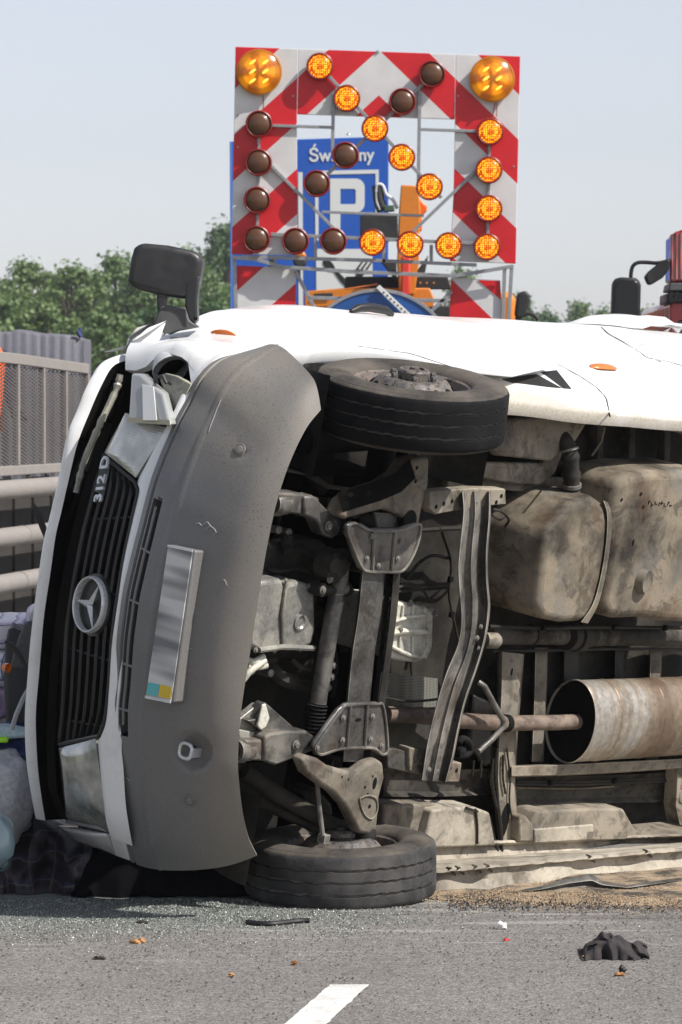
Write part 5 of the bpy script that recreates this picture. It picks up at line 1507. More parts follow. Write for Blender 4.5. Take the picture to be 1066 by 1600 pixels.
bag('pink_bag', -80, 1074, 7, 1126, 13.85, .4, plain('pink_cloth', (.55, .38, .62), .7), 'lilac pink bag below the blue checked bag at the left edge', 'bag', G1, 3)
bag('grey_sack', -90, 1122, 5, 1335, 13.8, .45, plain('sack_grey', (.5, .5, .48), .8), 'pale grey sack under the pink bag at the left edge', 'sack', G1, 4)
bag('checked_bag', 39, 948, 80, 985, 14.0, .3, lilac, 'lilac checked bag tip showing beside the bonnet edge', 'bag', G1, 7)
bag('black_suitcase', 4, 985, 62, 1345, 13.5, .35, plain('suitcase_black', (.014, .014, .015), .55), 'black suitcase standing behind the white bonnet edge', 'suitcase', None, 5, .3)
o = bag('navy_bag', -60, 1143, 47, 1330, 13.25, .3, grime('navy_cloth', (.012, .03, .12), None, 0, .6, 0, 10, 60, .2), 'navy blue bag with pale top and lime straps beside the bonnet', 'bag', None, 6, .35)
def at_l(o, x, y, Y): return at(x, y, Y) - o.location
mb = MB(); mb.prism([at_l(o, x, y, 13.22) for x, y in ((-60, 1134), (8, 1136), (30, 1141), (44, 1144), (44, 1153), (20, 1154), (0, 1158), (-60, 1160))], Vector((0, .16, 0)))
mb.build('bag_flap', grime('aqua_cloth', (.42, .55, .58), None, 0, .6, 0, 9, 50, .2), o, bevel=.01)
mb = MB()
for (y0, y1, x1) in ((1152, 1161, 13), (1173, 1183, 2)): mb.prism([at_l(o, x, y, 13.20) for x, y in ((-50, y0), (x1, y0), (x1 - 1, y1), (-50, y1))], Vector((0, .04, 0)))
mb.build('lime_strap', plain('lime', (.35, .75, .02), .5), o, bevel=.006)
bag('white_sack', -70, 1182, 42, 1330, 13.05, .3, grime('sack_white', (.45, .45, .47), (.3, .29, .28), .3, .8, 0, 8, 60, .3), 'off-white sack between the navy bag and the tartan blanket', 'sack', None, 8, .55)
bag('plastic_bottle', -42, 1276, 17, 1362, 12.75, .16, plain('bottle_blue', (.33, .45, .48), .2, coat=.8, trans=.3), 'pale blue plastic container on the blanket at the left edge', 'container', None, 9, .6)
# tartan blanket
mb = MB(); rows = []
sx = np.linspace(-90, 195, 52)
for i, x in enumerate(sx):
    top = float(np.interp(x, [-90, 0, 10, 45, 60, 85, 120, 160, 195], [1290, 1268, 1262, 1246, 1258, 1282, 1300, 1330, 1372]))
    base = 1398 + 4 * noise.noise(Vector((x * .03, 0, 2)))
    row = []
    for j in range(26):
        v = j / 25
        y = base + (top - base) * v
        g = gnd(x, base)
        Y = g.y + .34 * v ** 1.1 + .05 * noise.noise(Vector((x * .035, v * 3, 6))) + .022 * noise.noise(Vector((x * .09, v * 7, 9)))
        p = at(x, y, Y); p.z = max(.004, p.z); row.append(p)
    t = row[-1]; row += [t + Vector((0, .18, -.02)), Vector((t.x, t.y + .45, .004))]
    rows.append(row)
mb.grid(rows)
tag(mb.build('tartan_blanket', tartan, None, smooth=60), 'dark tartan blanket heaped on the road left of the bumper', 'blanket')

mb = MB(); rows = []  # black heap added under the bumper to stand in for the shade there
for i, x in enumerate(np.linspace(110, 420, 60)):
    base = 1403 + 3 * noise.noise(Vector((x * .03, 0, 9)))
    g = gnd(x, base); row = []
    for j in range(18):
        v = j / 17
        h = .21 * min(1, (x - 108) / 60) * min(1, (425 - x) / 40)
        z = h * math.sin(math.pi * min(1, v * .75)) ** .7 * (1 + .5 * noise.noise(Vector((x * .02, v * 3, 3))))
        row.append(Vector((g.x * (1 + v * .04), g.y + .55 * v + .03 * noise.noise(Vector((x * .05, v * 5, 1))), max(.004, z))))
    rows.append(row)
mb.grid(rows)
tag(mb.build('shade_heap', grime('shade_black', (.005, .005, .006), None, 0, .95, 0, 9, 60, .2, .3, spec=0.0), None, smooth=60), 'added black heap standing in for the shade under the bumper', 'coat')

# crushed cab pieces that show left of the bonnet
mb = MB()
mb.prism([wl_(x, y, 13.22) for x, y in ((46, 968), (52, 980), (52, 1046), (14, 1046), (20, 1020), (30, 990), (38, 974))], VAN_I.to_3x3() @ Vector((.05, .2, 0)))
mb.build('scuttle_panel', grime('scuttle_grey', (.05, .05, .05), None, 0, .5, bump=.05), van, bevel=.012, seg=3)
mb = MB()
for pts in (((8, 1002), (18, 1008), (30, 1022), (44, 1046)), ((52, 787), (58, 800), (66, 822), (74, 845)), ((53, 789), (62, 806), (70, 830)), ((66, 812), (68, 824), (72, 838))):
    mb.tube([wl_(x, y, 13.1) for x, y in pts], [.005] + [.011] * (len(pts) - 2) + [.007], 7)
mb.build('wiper', MAT['black_plastic'], van)
mb = MB(); mb.tube([wl_(x, y, 13.1) for x, y in ((44, 1078), (36, 1092), (26, 1115), (18, 1140))], .009, 7)
mb.build('grey_hose', MAT['frame_steel'], van)
lm = MB(); lm.lathe(wl_(13, 1044, 13.15), (0, 0, 1), [(.0005, .03), (.014, .02), (.018, 0)], 12); lm.build('repeater_lens', amber, van)

# ================================================================== BARRIER
BD = RD; B0 = Vector((-2.353, 23, 0))
def bs(px):                                        # distance along the barrier for a photo column
    k = (px - 533) / F
    return (k * B0.y - B0.x) / (BD.x - k * BD.y)
def bz(s, py):
    p = B0 + BD * s; return HC + (HZ - py) / F * p.y
bar = empty('bridge_barrier', B0); tag(bar, 'beige pipe guard rail with mesh screen above, behind the van at the left', 'barrier')
beige = grime('rail_paint', (.255, .232, .215), (.16, .15, .14), .3, .6, 0, 3, 60, .05, .15)
nb_ = Vector((-BD.y, BD.x, 0))                     # away from the road
s0, s1 = bs(-190), bs(136)
def bp_(s, z, d=0): return BD * s + nb_ * d + Vector((0, 0, z))
def topz(s): 
    return float(np.interp(s, [bs(0), bs(137)], [bz(bs(0), 549), bz(bs(137), 569)]) if s >= bs(0) else bz(bs(0), 549))
mb = MB(); 
def bar_box(mb, s_a, s_b, za, zb, za2=None, zb2=None, d=.025):
    za2 = za if za2 is None else za2; zb2 = zb if zb2 is None else zb2
    mb.prism([bp_(s_a, za, -d), bp_(s_b, za2, -d), bp_(s_b, zb2, -d), bp_(s_a, zb, -d)], nb_ * d * 2)
posts = [bs(x) for x in (-148, -104, -60, -17, 26, 66, 101, 135)]
zb_ = bz(bs(30), 742); zt_ = bz(bs(30), 727)
for a, b in zip(posts[:-1], posts[1:]):
    mb = MB(); bar_box(mb, a, b, topz(a) - .072, topz(a), topz(b) - .072, topz(b)); mb.build('top_rail', beige, bar, smooth=0, bevel=.006)
mb = MB(); bar_box(mb, posts[0], s1, zb_, zt_); mb.build('bottom_rail', beige, bar, smooth=0, bevel=.006)
for s in posts:
    mb = MB(); bar_box(mb, s - .018, s + .018, zt_, topz(s) - .072, d=.022); mb.build('screen_post', beige, bar, smooth=0, bevel=.004)
wire_m = grime('wire_grey', (.115, .103, .095), None, 0, .6, .1, 6, 60, .05)
for a, b in zip(posts[:-1], posts[1:]):
    mb = MB(); KX = 4.5; W_ = (b - a - .036) / KX; zl, zh = zt_, min(topz(a), topz(b)) - .072; Hh = zh - zl
    for sgn, dd in ((1, .004), (-1, -.004)):
        for k in range(int((W_ + Hh) / .024)):
            u = k * .024 - Hh
            # line u+t, clipped to the panel
            t0 = max(0, -u); t1 = min(Hh, W_ - u)
            if t1 - t0 < .01: continue
            xa, xb = u + t0, u + t1
            if sgn < 0: xa, xb = W_ - xa, W_ - xb
            p, q = bp_(a + .018 + xa * KX, zl + t0, dd), bp_(a + .018 + xb * KX, zl + t1, dd)
            o_ = Vector((0, 0, .0052))
            mb.add([p - o_, q - o_, q + o_, p + o_], [(0, 1, 2, 3)])
    o = mb.build('wire_mesh', wire_m, bar, smooth=0); o['kind'] = 'stuff'
zp = [bz(bs(30), 762), bz(bs(30), 834), bz(bs(30), 904)]
for z in zp:
    mb = MB(); mb.tube([bp_(s, z, -.10) for s in np.linspace(s0, bs(190), 14)], .064, 20); p = mb.build('pipe_rail', beige, bar, smooth=60)
    mb = MB(); ss = bs(12 if z == zp[1] else (6 if z == zp[2] else -40)); mb.tube([bp_(ss, z, -.10), bp_(ss + .02, z, -.10)], .067, 20); mb.build('pipe_joint', beige, p)
dkb = grime('dark_board', (.030, .027, .025), (.05, .046, .042), .3, .8, 0, 3, 40, .1)
for k, s in enumerate(np.arange(s0, bs(185), .49)):
    mb = MB(); bar_box(mb, s, s + .42, .02, zb_ - .03 - .01 * (k % 2), d=.012)
    o = mb.build('dark_slat', dkb, bar, smooth=0)
    o.location = nb_ * .14
for k, s in enumerate(np.arange(s0, bs(185), .49)):
    mb = MB(); bar_box(mb, s + .43, s + .48, .02, zb_ - .012, d=.010); o = mb.build('slat_joint', wire_m, bar, smooth=0); o.location = nb_ * .16
for s in (bs(-170), bs(-80), bs(180)):
    mb = MB(); bar_box(mb, s - .04, s + .04, 0, zb_, d=.04); mb.build('rail_post', beige, bar, smooth=0)
# bank behind it
mb = MB(); mb.prism([rd(-9.5, 4, -.1), rd(-5.15, 4, -.1), rd(-5.25, 4, .70), rd(-5.5, 4, .76), rd(-8.3, 4, .76), rd(-9.5, 4, .1)], RD * 11.5)
o = mb.build('grass_bank', grass_m, None, bevel=.05); o['kind'] = 'structure'
# grey tarpaulin load further back
tarp = MB(); rows = []
TY = 31.0
for i, x in enumerate(np.linspace(-260, 131, 90)):
    yt = float(np.interp(x, [-260, 15, 28, 60, 100, 131], [519, 518, 514, 520, 522, 530])) + .8 * noise.noise(Vector((x * .2, 0, 0)))
    w_ = .007 * math.sin(x * .42) + .012 * noise.noise(Vector((x * .09, 1, 0)))
    X = at(x, yt, TY)
    rows.append([Vector((X.x, TY + .9, X.z + .01)), Vector((X.x, TY + .03, X.z)), Vector((X.x, TY + w_, X.z - .03)), Vector((X.x, TY + w_ * 1.4, 1.6)), Vector((X.x, TY + w_, .6))])
tarp.grid(rows)
tarp.grid([[rows[-1][1], rows[-1][0]], [rows[-1][4], Vector((rows[-1][4].x, TY + .9, .6))]])
c0 = Vector((-3, TY, 0))
tr = empty('covered_trailer', c0); tag(tr, 'trailer under a pleated grey tarpaulin behind the mesh screen', 'trailer')
o = tarp.build('tarpaulin', grime('tarp_grey', (.13, .13, .155), (.18, .178, .195), .4, .6, 0, 2, 30, .05, .15), tr, smooth=60); 
for v in o.data.vertices: v.co -= c0
mb = MB(); a_, b_ = rows[0][0], rows[-1][0]
mb.box(((a_.x + b_.x) / 2 - c0.x, .5, .55), (b_.x - a_.x - .05, .85, .2)); mb.build('trailer_bed', MAT['dark_steel'], tr)
for x in (a_.x + .6, b_.x - .5):
    mb = MB(); mb.lathe((x - c0.x, .12, .3), (0, 1, 0), [(.12, -.1), (.28, -.1), (.3, -.06), (.3, .06), (.28, .1), (.12, .1)], 24); mb.build('trailer_wheel', MAT['tyre_rubber'], tr)
mb = MB(); mb.lathe(at(125, 521, TY) - c0, (0, 0, 1), [(.0005, .05), (.012, .05), (.014, 0)], 8); mb.tube([at(121, 517, TY) - c0, at(127, 527, TY) - c0], .02, 8)
mb.build('tarp_corner', plain('corner_blue', (.03, .04, .16), .6), tr)
# ================================================================== ARROW BOARD behind the van
BY = 27.0
KB = F / BY
brd = empty('arrow_board', ((590 - 533) / KB, BY, 0)); tag(brd, 'red and white striped arrow board trailer with round amber lamps, behind the van', 'arrow board')
BO = Vector(brd.location)
def bw(px, py, d=0.0): return at(px, py, BY + d) - BO
def stripes_mat(name, off):
    m, n, l, p = mk(name)
    tc = N(n, 'ShaderNodeTexCoord'); sp = N(n, 'ShaderNodeSeparateXYZ'); l.new(tc.outputs['Object'], sp.inputs[0])
    ax = math_(n, l, 'MULTIPLY', sp.outputs[0], KB)                     # photo pixels right of the board's middle
    py = math_(n, l, 'SUBTRACT', HZ, math_(n, l, 'MULTIPLY', math_(n, l, 'SUBTRACT', sp.outputs[2], HC), KB))
    py = math_(n, l, 'SUBTRACT', py, math_(n, l, 'MULTIPLY', ax, .034))
    q = math_(n, l, 'SUBTRACT', math_(n, l, 'SUBTRACT', py, 80 + off), math_(n, l, 'MULTIPLY', math_(n, l, 'ABSOLUTE', math_(n, l, 'SUBTRACT', ax, 2.0)), .93))
    fr = math_(n, l, 'FRACT', math_(n, l, 'ADD', math_(n, l, 'DIVIDE', q, 141.0), 20.0))
    f = math_(n, l, 'GREATER_THAN', fr, .5)
    nz = N(n, 'ShaderNodeTexNoise', Scale=5.0, Detail=5.0); l.new(tc.outputs['Object'], nz.inputs[0])
    a = mixc(n, l, f, (.62, .61, .60), (.58, .008, .014))
    a = mixc(n, l, 1.0, a, ramp(n, l, nz.outputs[0], [(.3, .88), (.65, 1.03)]), 'MULTIPLY')
    l.new(a, p.inputs['Base Color']); p.inputs['Roughness'].default_value = .4
    return m
st1 = stripes_mat('warning_stripes', 0); st2 = stripes_mat('warning_stripes_low', 35)
edge_m = plain('panel_edge', (.32, .32, .33), .5)
dback = Vector((0, .03, 0))
def panel(name, pts, mat, d=0.0):
    mb = MB(); mb.prism([bw(x, y, d) for x, y in pts], dback); return mb.build(name, mat, brd, smooth=0, bevel=.004)
# the panel is screwed together from three boards: left leg, top, right leg
panel('striped_panel', [(368, 73), (466, 76.3), (464, 179), (465, 399), (362, 397)], st1)
panel('striped_panel', [(466.6, 76.3), (712, 84.6), (710.5, 186.5), (464.6, 178.4)], st1)
panel('striped_panel', [(712.6, 84.6), (813, 88), (806, 412), (703, 408), (709, 300), (711, 186.5)], st1)
panel('lower_flap', [(370, 415), (463, 418), (462, 500), (371, 500)], st2, .05)
panel('lower_flap', [(705, 434), (782, 438), (785, 500), (702, 500)], st2, .05)
mb = MB(); mb.prism([bw(x, y, .044) for x, y in ((747, 437.5), (781.5, 439), (783, 468), (768, 456))], Vector((0, .004, 0)))
mb.build('flap_corner', plain('flap_red', (.58, .008, .014), .4), brd, smooth=0)
fs_m = MAT['frame_steel']
def bars(name, segs, r=.012, d=-.03):
    for (x0, y0, x1, y1) in segs:
        mb = MB(); a, b = bw(x0, y0, d), bw(x1, y1, d); v = (b - a).normalized(); s = Vector((-v.z, 0, v.x)) * r
        mb.prism([a - s, b - s, b + s, a + s], Vector((0, .024, 0)))
        mb.build(name, fs_m, brd, smooth=0, bevel=.002)
bars('frame_bar', [(425, 196, 522, 199), (657, 202, 748, 205), (405, 200, 402, 365), (765, 212, 762, 378)], .011, -.027)
bars('frame_bar', [(521.5, 145, 519.5, 240), (656, 142, 654, 285)], .013, -.031)
bars('frame_bar', [(503, 107, 690, 309), (673, 120, 480, 302)], .013, -.035)
bars('frame_bar', [(423, 258, 527, 362), (745, 266, 641, 366)], .012, -.029)
bars('frame_bar', [(503, 331, 663, 337)], .010, -.025)
bars('frame_bar', [(423, 366, 560, 372), (560, 372, 742, 380), (378, 401, 590, 407), (590, 407, 745, 414), (493, 372, 493, 402), (674, 382, 674, 410), (600, 376, 600, 410)], .013, -.033)
bars('frame_bar', [(362, 402, 400, 405), (400, 405, 440, 417), (440, 417, 560, 425), (560, 425, 710, 431), (710, 431, 760, 423), (760, 423, 801, 416)], .014, -.037)
bars('frame_bar', [(800, 414, 795, 500), (789, 416, 786, 500), (366, 402, 369, 500), (462, 424, 500, 498), (706, 455, 660, 500), (480, 465, 700, 470)], .014, .02)
# carriage of the board (hidden behind the van)
mb = MB(); mb.box((0, .25, .62), (1.9, .5, .10)); mb.box((0, .30, 1.6), (.10, .10, 1.9)); mb.box((-.8, .12, 1.55), (.06, .06, 1.9)); mb.box((.8, .12, 1.55), (.06, .06, 1.9))
mb.build('carriage', fs_m, brd, smooth=0, bevel=.006)
for sx_ in (-.85, .85):
    mb = MB(); mb.lathe((sx_, .35, .31), (1, 0, 0), [(.16, -.08), (.29, -.08), (.31, -.05), (.31, .05), (.29, .08), (.16, .08), (.0005, .05)], 24); mb.build('trailer_wheel', MAT['tyre_rubber'], brd)
# lamps
def lit_mat(name, scale, lo, hi, base, hot, rnd=0.0, e=1.0):
    m, n, l, p = mk(name)
    tc = N(n, 'ShaderNodeTexCoord'); vo = N(n, 'ShaderNodeTexVoronoi', Scale=scale); vo.inputs['Randomness'].default_value = rnd
    l.new(tc.outputs['Object'], vo.inputs['Vector'])
    c = ramp(n, l, vo.outputs['Distance'], [(lo, hot), (hi, base)])
    l.new(c, p.inputs['Emission Color']); p.inputs['Emission Strength'].default_value = e
    p.inputs['Base Color'].default_value = (.10, .02, .002, 1); p.inputs['Roughness'].default_value = .25; p.inputs['Specular IOR Level'].default_value = .2
    return m
lit_m = lit_mat('lamp_lit', 62.0, .24, .44, (.50, .062, .001), (2.7, 1.05, .05), .25)
brown_m = plain('lamp_off', (.095, .038, .016), .32, coat=.25)
rim_m = plain('lamp_rim', (.20, .012, .012), .4)
lamp_src = {}
def lamp(px, py, lit):
    key = lit
    if key not in lamp_src:
        mb = MB(); mb.lathe((0, 0, 0), (0, -1, 0), [(.070, -.02), (.094, -.018), (.102, .0), (.102, .028), (.094, .034), (.088, .03), (.086, .012), (.0005, .012)], 36)
        h = mb.build('warning_lamp', rim_m, brd, smooth=50)
        mb = MB(); mb.lathe((0, 0, 0), (0, -1, 0), [(.0005, .052), (.03, .050), (.06, .042), (.080, .028), (.089, .012)], 36)
        ln = mb.build('lamp_lens', lit_m if lit else brown_m, h, smooth=80)
        lamp_src[key] = (h, ln); a, b = h, ln
    else:
        a = again(lamp_src[key][0], brd); b = again(lamp_src[key][1], a)
    a.location = bw(px, py, -.052)
    a['label'] = 'lit amber lamp' if lit else 'unlit brown lamp'
for x, y in ((500, 104), (542, 154), (586, 201), (628, 246), (671, 292), (766, 206), (764, 266), (764, 326), (761, 386), (582, 379), (641, 382), (701, 384)): lamp(x, y, True)
for x, y in ((675, 116), (629, 159), (540, 243), (495, 287), (405, 194), (404, 254), (402, 313), (401, 374), (462, 377), (521, 377)): lamp(x, y, False)
m, n_, l_, p_ = mk('beacon_lens')
tc = N(n_, 'ShaderNodeTexCoord'); sp = N(n_, 'ShaderNodeSeparateXYZ'); l_.new(tc.outputs['Object'], sp.inputs[0])
nz = N(n_, 'ShaderNodeTexNoise', Scale=22.0, Detail=3.0, Distortion=1.0); l_.new(tc.outputs['Object'], nz.inputs[0])
at2 = math_(n_, l_, 'ARCTAN2', sp.outputs[2], sp.outputs[0])
sw = math_(n_, l_, 'ADD', math_(n_, l_, 'MULTIPLY', math_(n_, l_, 'COSINE', math_(n_, l_, 'MULTIPLY', at2, 5.0)), .32), nz.outputs[0])
rr_ = math_(n_, l_, 'SQRT', math_(n_, l_, 'ADD', math_(n_, l_, 'POWER', sp.outputs[0], 2.0), math_(n_, l_, 'POWER', sp.outputs[2], 2.0)))
dk_ = ramp(n_, l_, rr_, [(.02, .35), (.055, 1.0), (.115, 1.0), (.13, .45)])
cB = ramp(n_, l_, sw, [(.28, (.34, .075, .002)), (.55, (.80, .25, .004)), (.85, (1.0, .36, .006))])
cB = mixc(n_, l_, 1.0, cB, dk_, 'MULTIPLY')
l_.new(cB, p_.inputs['Emission Color']); p_.inputs['Emission Strength'].default_value = .8; p_.inputs['Base Color'].default_value = (.25, .07, .002, 1); p_.inputs['Roughness'].default_value = .2
bulb_m = plain('bulb_glow', (.4, .2, .02), .3, emit=(1.0, .55, .06), es=1.5)
for x, y in ((405, 113), (769, 124)):
    mb = MB(); mb.lathe((0, 0, 0), (0, -1, 0), [(.16, -.025), (.165, 0), (.172, .02), (.160, .024)], 40); h = mb.build('beacon', plain('beacon_rim', (.42, .15, .01), .4), brd); h.location = bw(x, y, -.03)
    mb = MB(); mb.lathe((0, 0, 0), (0, -1, 0), [(.0005, .07), (.06, .066), (.11, .05), (.15, .026), (.167, .012)], 40); mb.build('beacon_lens', m, h, smooth=80)
    for gx in (-.048, .048):
        for gz in (-.07, .0, .07):
            mb = MB(); yy = -.075 + .25 * (gx * gx + gz * gz) * 6; mb.tube([(gx - .022, yy, gz - .016), (gx, yy - .004, gz), (gx + .022, yy, gz + .016)], [.005, .011, .005], 8)
            mb.build('beacon_bulb', bulb_m, h, smooth=80)
mb = MB()
mb.tube([bw(411, 148, -.02), bw(412, 160, -.02), bw(411, 174, -.02)], .004, 5); mb.tube([bw(774, 158, -.02), bw(772, 170, -.02), bw(770, 184, -.02)], .004, 5); mb.tube([bw(777, 158, -.02), bw(776, 182, -.02)], .003, 5)
mb.build('lamp_wire', plain('wire_red', (.25, .04, .03), .5), brd)
# seams and screws of the panel
mb = MB()
mb.lathe(bw(590, 81, -.004), (0, -1, 0), [(.0005, .006), (.012, .005), (.014, 0)], 10)
for x, y in ((372, 180), (372, 230), (800, 120), (803, 260), (458, 150), (716, 150), (460, 300), (712, 300)): mb.lathe(bw(x, y, -.002), (0, -1, 0), [(.0005, .003), (.007, .003), (.008, 0)], 8)
mb.build('panel_screw', fs_m, brd)
# blue disc with its white arrow bar
mb = MB(); mb.lathe(bw(590, 574, -.02), (0, -1, 0), [(.0005, .006), (.562, .006), (.562, .010), (.588, .010), (.592, 0), (.592, -.01), (.0005, -.01)], 72)
disc = mb.build('blue_disc', grime('disc_blue', (.012, .075, .27), None, 0, .4, 0, 3, 40, 0, .1), brd, smooth=30)
mb = MB(); mb.lathe(bw(590, 574, -.031), (0, -1, 0), [(.565, .0), (.568, .004), (.59, .004), (.592, 0)], 72); mb.build('disc_rim', fs_m, disc)
mb = MB(); mb.prism([bw(x, y, -.06) for x, y in ((588, 450), (593, 445), (652, 500), (642, 503))], Vector((0, .02, 0))); bar_ = mb.build('arrow_bar', plain('bar_white', (.68, .68, .66), .4), disc, smooth=0, bevel=.002)
mb = MB()
for k in range(9):
    t = (k + 1.6) / 10.5; x = 591 + 58 * t; y = 449 + 53 * t
    s_ = 1.4 + .5 * (k % 3)
    mb.prism([bw(x + a, y + b, -.063) for a, b in ((-1.8, -.6), (-.2, -1.9), (1.8, .0), (.2, 1.5))], Vector((0, .002, 0)))
mb.build('bar_slot', MAT['slot_black'], bar_)
mb = MB(); pp = crom([(540, 452), (565, 448), (590, 444)], 10); mb.tube([bw(x, y, .0) for x, y in pp], .007, 6); mb.build('orange_cable', plain('cable_orange', (.55, .14, .03), .5), brd)

# ================================================================== PARKING SIGN further back
SY = 42.0
sgn = empty('parking_sign', ((487 - 533) / F * SY, SY, 0)); tag(sgn, 'tall blue parking area sign reading Św. Anny with a white P and cutlery', 'road sign')
SO = Vector(sgn.location)
def sw_(px, py, d=0.0): return at(px, py, SY + d) - SO
blue_m = grime('sign_blue', (.010, .085, .42), None, 0, .4, 0, 2, 30, 0, .08); wht = plain('sign_white', (.62, .63, .62), .45)
mb = MB(); mb.prism([sw_(x, y) for x, y in ((359, 221), (607.5, 213), (606, 640), (361, 640))], Vector((0, .06, 0))); mb.build('sign_panel', blue_m, sgn, smooth=0, bevel=.01)
def flat(name, pts, d=-.006, mat=wht):
    mb = MB(); mb.prism([sw_(x, y, d) for x, y in pts], Vector((0, .004, 0))); return mb.build(name, mat, sgn, smooth=0)
flat('white_line', [(466, 269), (473, 269), (474, 560), (467, 560)])
flat('white_line', [(493, 267), (592, 265), (592, 271), (493, 273)]); flat('white_line', [(587, 271.2), (592, 271.2), (592, 332), (587, 332)]); flat('white_line', [(492.5, 273.2), (497.5, 273.2), (498, 376), (493, 376)])
for x, y in ((359, 640),): pass
flat('pictogram_pane', [(494, 389), (582, 389), (583, 520), (495, 520)])
flat('blue_line', [(360, 222), (363, 222), (364, 560), (361, 560)], mat=plain('pale_blue', (.08, .2, .6), .5))
bk = plain('sign_black', (.015, .015, .016), .5)
mb = MB(); mb.prism([sw_(514 + 9 * math.cos(t) + 3 * math.sin(t), 415 + 9.5 * math.sin(t) + 2 * math.cos(t), -.012) for t in np.linspace(0, 2 * math.pi, 24)[:-1]], Vector((0, .004, 0)))
mb.prism([sw_(x, y, -.0125) for x, y in ((519, 421), (524, 420), (540, 436), (552, 452), (548, 456), (532, 440))], Vector((0, .004, 0)))
for k in range(3): mb.prism([sw_(x + k * 7.5, y, -.012) for x, y in ((556, 421), (559, 422), (569, 407), (567, 406))], Vector((0, .004, 0)))
mb.prism([sw_(x, y, -.0125) for x, y in ((556, 420), (575, 423), (566, 432), (548, 452), (544, 449), (557, 429))], Vector((0, .004, 0)))
mb.build('cutlery_pictogram', bk, sgn, smooth=0)
kS = SY / F
text_mesh('Św. Anny', 28 * kS, .003, 'sign_text', wht, sgn, basis((1, 0, .012), (0, 0, 1), sw_(533.5, 243, -.006)), sx=.92, bold=.004)
mb = MB()
outer = [(516, 279)] + [(556 + 14 * math.sin(t), 293 - 14 * math.cos(t)) for t in np.linspace(0, math.pi / 2, 8)] + [(556 + 14 * math.cos(t), 318 + 14 * math.sin(t)) for t in np.linspace(0, math.pi / 2, 8)] + [(532, 332), (532, 372), (516, 372)]
inner = [(532, 295), (556, 295), (556, 319), (532, 319)]
# letter P from three straight pieces and a bowl
mb.prism([sw_(x, y, -.006) for x, y in ((516, 279), (532, 279), (532, 372), (516, 372))], Vector((0, .004, 0)))
bo = [(532, 279), (556, 279)] + [(556 + 14 * math.sin(t), 293 - 14 * math.cos(t)) for t in np.linspace(.1, math.pi / 2, 7)] + [(556 + 14 * math.cos(t), 318 + 14 * math.sin(t)) for t in np.linspace(0.1, math.pi / 2, 7)] + [(556, 332), (532, 332)]
bi = [(532, 295), (554, 295)] + [(555, 295.5)] * 0 + [(556, 297)] * 7 + [(556, 317)] * 7 + [(554, 319), (532, 319)]
bo = bo[:2] + bo[2:]
n_ = min(len(bo), len(bi)); bo, bi = bo[:n_ - 2] + bo[-2:], bi[:n_ - 2] + bi[-2:]
mb.grid([[sw_(x, y, -.0058) for x, y in bo], [sw_(x, y, -.0058) for x, y in bi]])
mb.build('letter_p', wht, sgn, smooth=0)
for x in (400, 570):
    mb = MB(); q = sw_(x, 640, .10); mb.tube([Vector((q.x, .10, -.02)), Vector((q.x, .10, 4.6))], .06, 12); mb.build('sign_post', fs_m, sgn)
mb = MB(); mb.lathe(sw_(545, 211, .02), (0, 0, 1), [(.03, 0), (.02, .02), (.0005, .03)], 8); mb.build('sign_clip', fs_m, sgn)

# ================================================================== ORANGE CRANE TRUCK behind the board
TY = 33.0
trk = empty('crane_truck', ((600 - 533) / F * TY, TY, 0)); tag(trk, 'orange utility truck with folded loading crane, half hidden behind the arrow board', 'truck')
TO = Vector(trk.location)
def tw(px, py, d=0.0): return at(px, py, TY + d) - TO
org = grime('truck_orange', (.62, .19, .015), None, 0, .4, 0, 3, 30, .02, .1); red_h = plain('hydraulic_red', (.62, .05, .03), .35); tb = grime('truck_black', (.016, .016, .017), (.05, .05, .05), .3, .6, 0, 4, 40, .1)
def tp(name, pts, d, dep, mat, parent=trk, bevel=.01):
    mb = MB(); mb.prism([tw(x, y, d) for x, y in pts], Vector((0, dep, 0))); return mb.build(name, mat, parent, smooth=40, bevel=bevel)
col_ = tp('crane_column', [(627, 289), (650, 290), (655, 300), (657, 330), (655, 410), (648, 460), (625, 460), (621, 410), (624, 330)], .0, .26, org)
tp('crane_joint', [(652, 307), (662, 316), (668, 322), (667, 330), (659, 336), (660, 360), (652, 362)], .05, .2, plain('joint_orange', (.70, .13, .01), .4), bevel=.015)
tp('hydraulic_ram', [(627, 400), (642, 400), (641, 462), (626, 462)], -.12, .08, red_h, bevel=.02)
tp('control_box', [(563, 336), (622, 336), (622, 372), (606, 376), (563, 372)], -.02, .3, tb)
mb = MB(); mb.tube([tw(x, y, .1) for x, y in ((590, 290), (592, 312), (598, 330))], .055, 10); 
cr = mb.build('crane_hook', tb, trk, smooth=60)
mb = MB(); mb.tube([tw(x, y, .06) for x, y in crom([(588, 300), (590, 289), (598, 290), (604, 304), (614, 312), (621, 326)], 24)], .016, 8); mb.tube([tw(x, y, .06) for x, y in crom([(588, 300), (589, 315), (594, 328)], 10)], .012, 8); mb.build('hook_line', plain('line_white', (.6, .6, .62), .5), trk, smooth=60)
tp('valve_block', [(600, 321), (616, 320), (617, 330), (600, 331)], -.02, .1, plain('valve_green', (.05, .09, .06), .6))
tp('gusset', [(592, 405), (620, 408), (620, 440)], .0, .1, tb); tp('gusset', [(650, 425), (670, 398), (664, 428)], .0, .1, tb)
tp('headboard', [(540, 432), (700, 432), (705, 452), (538, 452)], .30, .08, tb)
for x in (657, 667, 678): 
    mb = MB(); mb.lathe(tw(x, 442, .30), (0, -1, 0), [(.0005, .004), (.008, .004), (.009, 0)], 8); mb.build('marker_lamp', plain('marker', (.55, .3, .12), .4), trk)
tp('bed_side', [(476, 455), (540, 450), (672, 450), (680, 470), (676, 480), (476, 480)], .15, .1, org)
